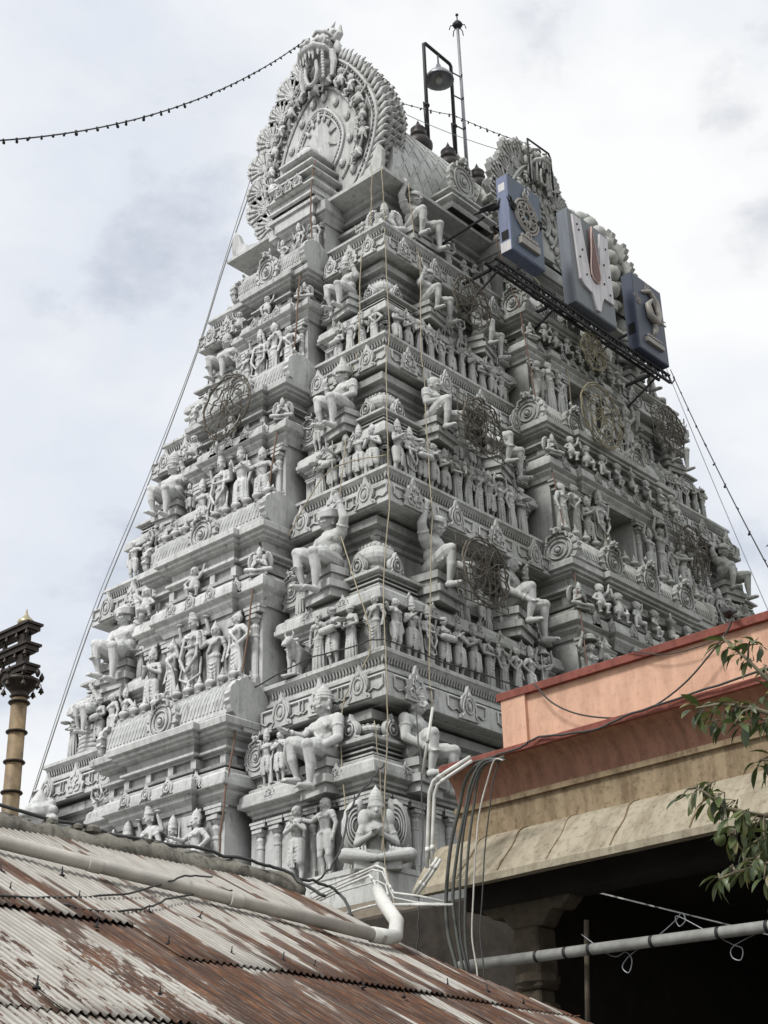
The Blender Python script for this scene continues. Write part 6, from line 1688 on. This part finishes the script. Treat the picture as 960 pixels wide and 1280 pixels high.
# white conduits near the corner of the tower
def conduit(pts, r, label, ax=-12.9, mat=MPVCW, n=8):
    P = [at(px, py, 'x', ax + d) for px, py, d in pts]
    b = MB(); b.tube(P, r * .78, n)
    for f_ in (.35, .8):
        i_ = int(f_ * (len(P) - 1)); c_ = P[i_].lerp(P[min(i_ + 1, len(P) - 1)], .5); d_ = (P[min(i_ + 1, len(P) - 1)] - P[i_]).normalized() * .03
        b.tube([c_ - d_, c_ + d_], r * 1.0, n)
    o = b.build('conduit', mat, None, True); tag(o, label, 'conduit', 'white plastic conduits'); return o
conduit([(588, 946, .1), (556, 966, 0), (542, 976, 0), (537, 990, 0), (535, 1040, 0), (534, 1085, 0)], .030, 'white conduit rising beside the praying figure, left of the pair')
conduit([(590, 951, .1), (560, 971, 0), (547, 981, 0), (543, 995, 0), (541, 1040, 0), (540, 1080, 0)], .028, 'white conduit rising beside the praying figure, right of the pair')
conduit([(547, 1072, .0), (535, 1092, 0), (518, 1116, .1)], .026, 'short slanting white conduit stub below the upright pair, left one')
conduit([(551, 1074, .0), (539, 1094, 0), (522, 1118, .1)], .024, 'short slanting white conduit stub below the upright pair, right one')
conduit([(560, 1128, .2), (524, 1120, .1), (492, 1116, 0), (484, 1102, 0), (480, 1086, 0), (470, 1082, 0), (432, 1098, .3), (388, 1116, .6)], .018, 'white conduit bent down from the plinth, upper of three runs', mat=MPVCW)
conduit([(562, 1132, .2), (520, 1128, .1), (492, 1122, 0), (478, 1090, 0), (466, 1087, 0), (430, 1104, .3), (392, 1122, .6)], .016, 'white conduit running just below the upper one')
conduit([(476, 1130, 0), (468, 1102, 0), (462, 1094, 0), (420, 1112, .3), (396, 1124, .5)], .022, 'white conduit dropping into the taped pipe elbow')
conduit([(560, 1129, .2), (500, 1130, 0), (488, 1130, 0), (482, 1106, 0), (472, 1101, 0), (420, 1116, .3), (400, 1126, .5)], .015, 'thin white conduit behind the lowest horizontal run')
conduit([(474, 1130, 0), (450, 1136, .2), (432, 1142, .4)], .018, 'short white conduit running left from the elbow')
conduit([(566, 1131, 0), (530, 1131, 0), (492, 1131, 0)], .020, 'white conduit running level into the dark gap')
conduit([(528, 968, 0), (541, 884, 0)], .022, 'slim pale tube light leaning beside the lowest right-hand giant')
wire('cable', [at(395, 1102, 'x', -13.2), at(420, 1075, 'x', -13), at(430, 1045, 'x', -12.8), at(438, 1010, 'x', -12.5), at(455, 985, 'x', -12), at(480, 955, 'x', -11.5)], .014, MCABLE, 'black cable slanting up across the two small figures', 'wire', jit=.02)
wire('cable', [at(372, 1098, 'x', -14.5), at(400, 1104, 'x', -14.2), at(425, 1118, 'x', -14), at(440, 1145, 'x', -14.2)], .018, MCABLE, 'black cable bundle curling off the end of the coping', 'wire', jit=.02)
wire('hanging_rope', [at(468, 900, 'x', -10.2), at(474, 960, 'x', -10.2), at(478, 1020, 'x', -10.2), at(482, 1080, 'x', -10.2), at(495, 1140, 'x', -10.4)], 0.0072, MROPE, 'thin jute rope over the praying figure of the lowest tier', 'rope', 'ropes hanging on the tower', jit=.012)
wire('hanging_rope', [at(520, 880, 'x', -10), at(526, 960, 'x', -10.3), at(528, 1060, 'x', -10.6), at(524, 1130, 'x', -11), at(522, 1200, 'x', -11)], .011, MCABLE, 'thin dark cord hanging right of the praying figure', 'rope', 'ropes hanging on the tower', jit=.012)

# ================================================================== TREE (right foreground)
def leaf_mat():
    m, nt, b = new_mat('glossy_leaf'); p = geo_pos(nt)
    oi = N(nt, 'ShaderNodeNewGeometry')
    c = ramp(nt, oi.outputs['Random Per Island'], [(.0, (.034, .052, .020)), (.4, (.065, .095, .032)), (.75, (.12, .150, .050)), (.95, (.24, .20, .08))])
    c = mix(nt, math_(nt, 'MULTIPLY', noise(nt, p, 25, 4), .4), c, (.05, .07, .02))
    nt.links.new(c, b.inputs['Base Color']); b.inputs['Roughness'].default_value = .42
    tr_ = N(nt, 'ShaderNodeBsdfTranslucent'); nt.links.new(mix(nt, .5, c, (.12, .18, .04)), tr_.inputs[0])
    mx_ = N(nt, 'ShaderNodeMixShader'); mx_.inputs[0].default_value = .22
    o_ = [n for n in nt.nodes if n.type == 'OUTPUT_MATERIAL'][0]
    nt.links.new(b.outputs[0], mx_.inputs[1]); nt.links.new(tr_.outputs[0], mx_.inputs[2]); nt.links.new(mx_.outputs[0], o_.inputs[0]); return m
MLEAF = leaf_mat(); MTWIG = plain('grey_green_twig', (.16, .14, .09), .8); MBARK = plain('bark', (.11, .085, .06), .9, var=.5, scale=12, bmp=.8)
def leaf(mb, base, d, up, L, W, curl):
    d = d.normalized(); side = d.cross(up).normalized(); up = side.cross(d).normalized()
    rows = [(0, .05), (.12, .35), (.3, .85), (.5, 1.0), (.7, .85), (.88, .42), (1.0, .03)]
    V = []; 
    for t, w_ in rows:
        c = base + d * L * t * (1 - .15 * curl * t) - up * L * curl * t * t * .55
        h = side * W * .5 * w_
        V += [c - h + up * W * .16 * w_, c, c + h + up * W * .16 * w_]
    F = []
    for i in range(len(rows) - 1):
        for j in (0, 1): a = i * 3 + j; F.append((a, a + 1, a + 4, a + 3))
    mb.add(V, F)
T0 = 7.2
trunk_base = far(1190, 1250, 7.6); trunk_base.z = -1.6
fork = far(1120, 960, 7.6)
tree = empty('broadleaf_tree', trunk_base); tag(tree, 'tree with drooping glossy dark leaves reaching in from the right', 'tree')
lv = MB(); tw = MB()
q = random.Random(42)
def branch(pts, r0, r1):
    P = [Vector(p) for p in pts]; n = len(P)
    tw.tube(P, [r0 + (r1 - r0) * i / (n - 1) for i in range(n)], 7)
def whorl(p, d, n, L, spread=1.0):
    p = Vector(p); d = Vector(d).normalized()
    for i in range(n):
        a = i * 2.399 + q.uniform(-.3, .3); u = d.orthogonal().normalized(); w_ = d.cross(u)
        el = q.uniform(.35, 1.25) * spread
        dr = d * math.cos(el) + (u * math.cos(a) + w_ * math.sin(a)) * math.sin(el) + Vector((0, 0, -.45))
        b0 = p - d * q.uniform(0, .10)
        dr.normalize(); st = b0 + dr * L * .22
        tw.tube([b0, st], .0025, 4)
        leaf(lv, st, dr, Vector((0, 0, 1)) + Vector((q.uniform(-.4, .4), q.uniform(-.4, .4), 0)), L * q.uniform(.75, 1.15), L * q.uniform(.27, .36), q.uniform(.3, 1.1))
# (px, py) of branch routes and their leaf clusters; each branch has its own depth
routes = [([(1100, 950), (1010, 880), (960, 850), (935, 825), (905, 800)], 7.3, [(905, 802, 12), (922, 815, 9), (938, 800, 8), (955, 830, 8)]),
          ([(1100, 960), (1000, 905), (940, 885), (900, 880), (870, 885)], 7.1, [(872, 887, 9), (888, 900, 10), (905, 878, 11), (930, 880, 13), (948, 900, 13), (918, 905, 10), (960, 870, 10)]),
          ([(1100, 970), (1010, 960), (975, 950), (950, 950)], 7.0, [(948, 952, 9), (962, 965, 7)]),
          ([(1110, 990), (1010, 1010), (955, 1020), (905, 1010), (880, 990), (870, 985)], 7.2, [(872, 985, 10), (850, 998, 5), (885, 1000, 12), (900, 1010, 9), (918, 1022, 12), (938, 1030, 10), (912, 1045, 12), (935, 1060, 14), (955, 1050, 12), (958, 1080, 9)]),
          ([(1110, 1000), (1020, 1060), (960, 1080), (920, 1090), (900, 1098)], 7.0, [(898, 1098, 12), (915, 1090, 11), (935, 1085, 12), (955, 1100, 5), (950, 1070, 10)]),
          ([(1100, 1010), (1030, 1120), (980, 1130)], 7.1, [(975, 1130, 7)])]
for rt, t, cl in routes:
    P = [far(px, py, t + q.uniform(-.1, .1)) for px, py in rt]
    branch([fork] + P, .020, .004)
    for px, py, n in cl:
        c = far(px, py, t + q.uniform(-.25, .25)); k_ = min(P, key=lambda v: (v - c).length)
        if (k_ - c).length > .02: tw.tube([k_, k_.lerp(c, .5) + Vector((0, 0, .02)), c], [.006, .005, .003], 5)
        d = (c - fork); d.z -= d.length * .25
        whorl(c, d, n, q.uniform(.085, .118))
# rest of the crown, outside the frame
for i in range(60):
    a = q.uniform(0, 2 * PI); p = fork + Vector((R_ * q.uniform(.55, 2.1)) + Vector((q.uniform(-.8, .8), q.uniform(-.8, .8), q.uniform(-1.1, 1.3))))
    branch([fork, fork.lerp(p, .5) + Vector((0, 0, .1)), p], .016, .004)
    for j in range(3): whorl(p + Vector((q.uniform(-.2, .2), q.uniform(-.2, .2), q.uniform(-.2, .2))), p - fork, 12, .13)
def rel(mb, o): mb.v = [tuple(Vector(v) - o) for v in mb.v]; return mb
rel(lv, trunk_base).build('foliage', MLEAF, tree, True)
rel(tw, trunk_base).build('branches', MTWIG, tree, True)
b = MB(); b.tube([trunk_base, trunk_base.lerp(fork, .4) + Vector((.06, .03, 0)), trunk_base.lerp(fork, .8), fork], [.10, .08, .06, .035], 12); rel(b, trunk_base).build('trunk', MBARK, tree, True)
fr = MB(); fr.ell(far(900, 1049, 7.15), (.028, .028, .032), 12, 8); rel(fr, trunk_base).build('fruit', MLEAF, tree, True)
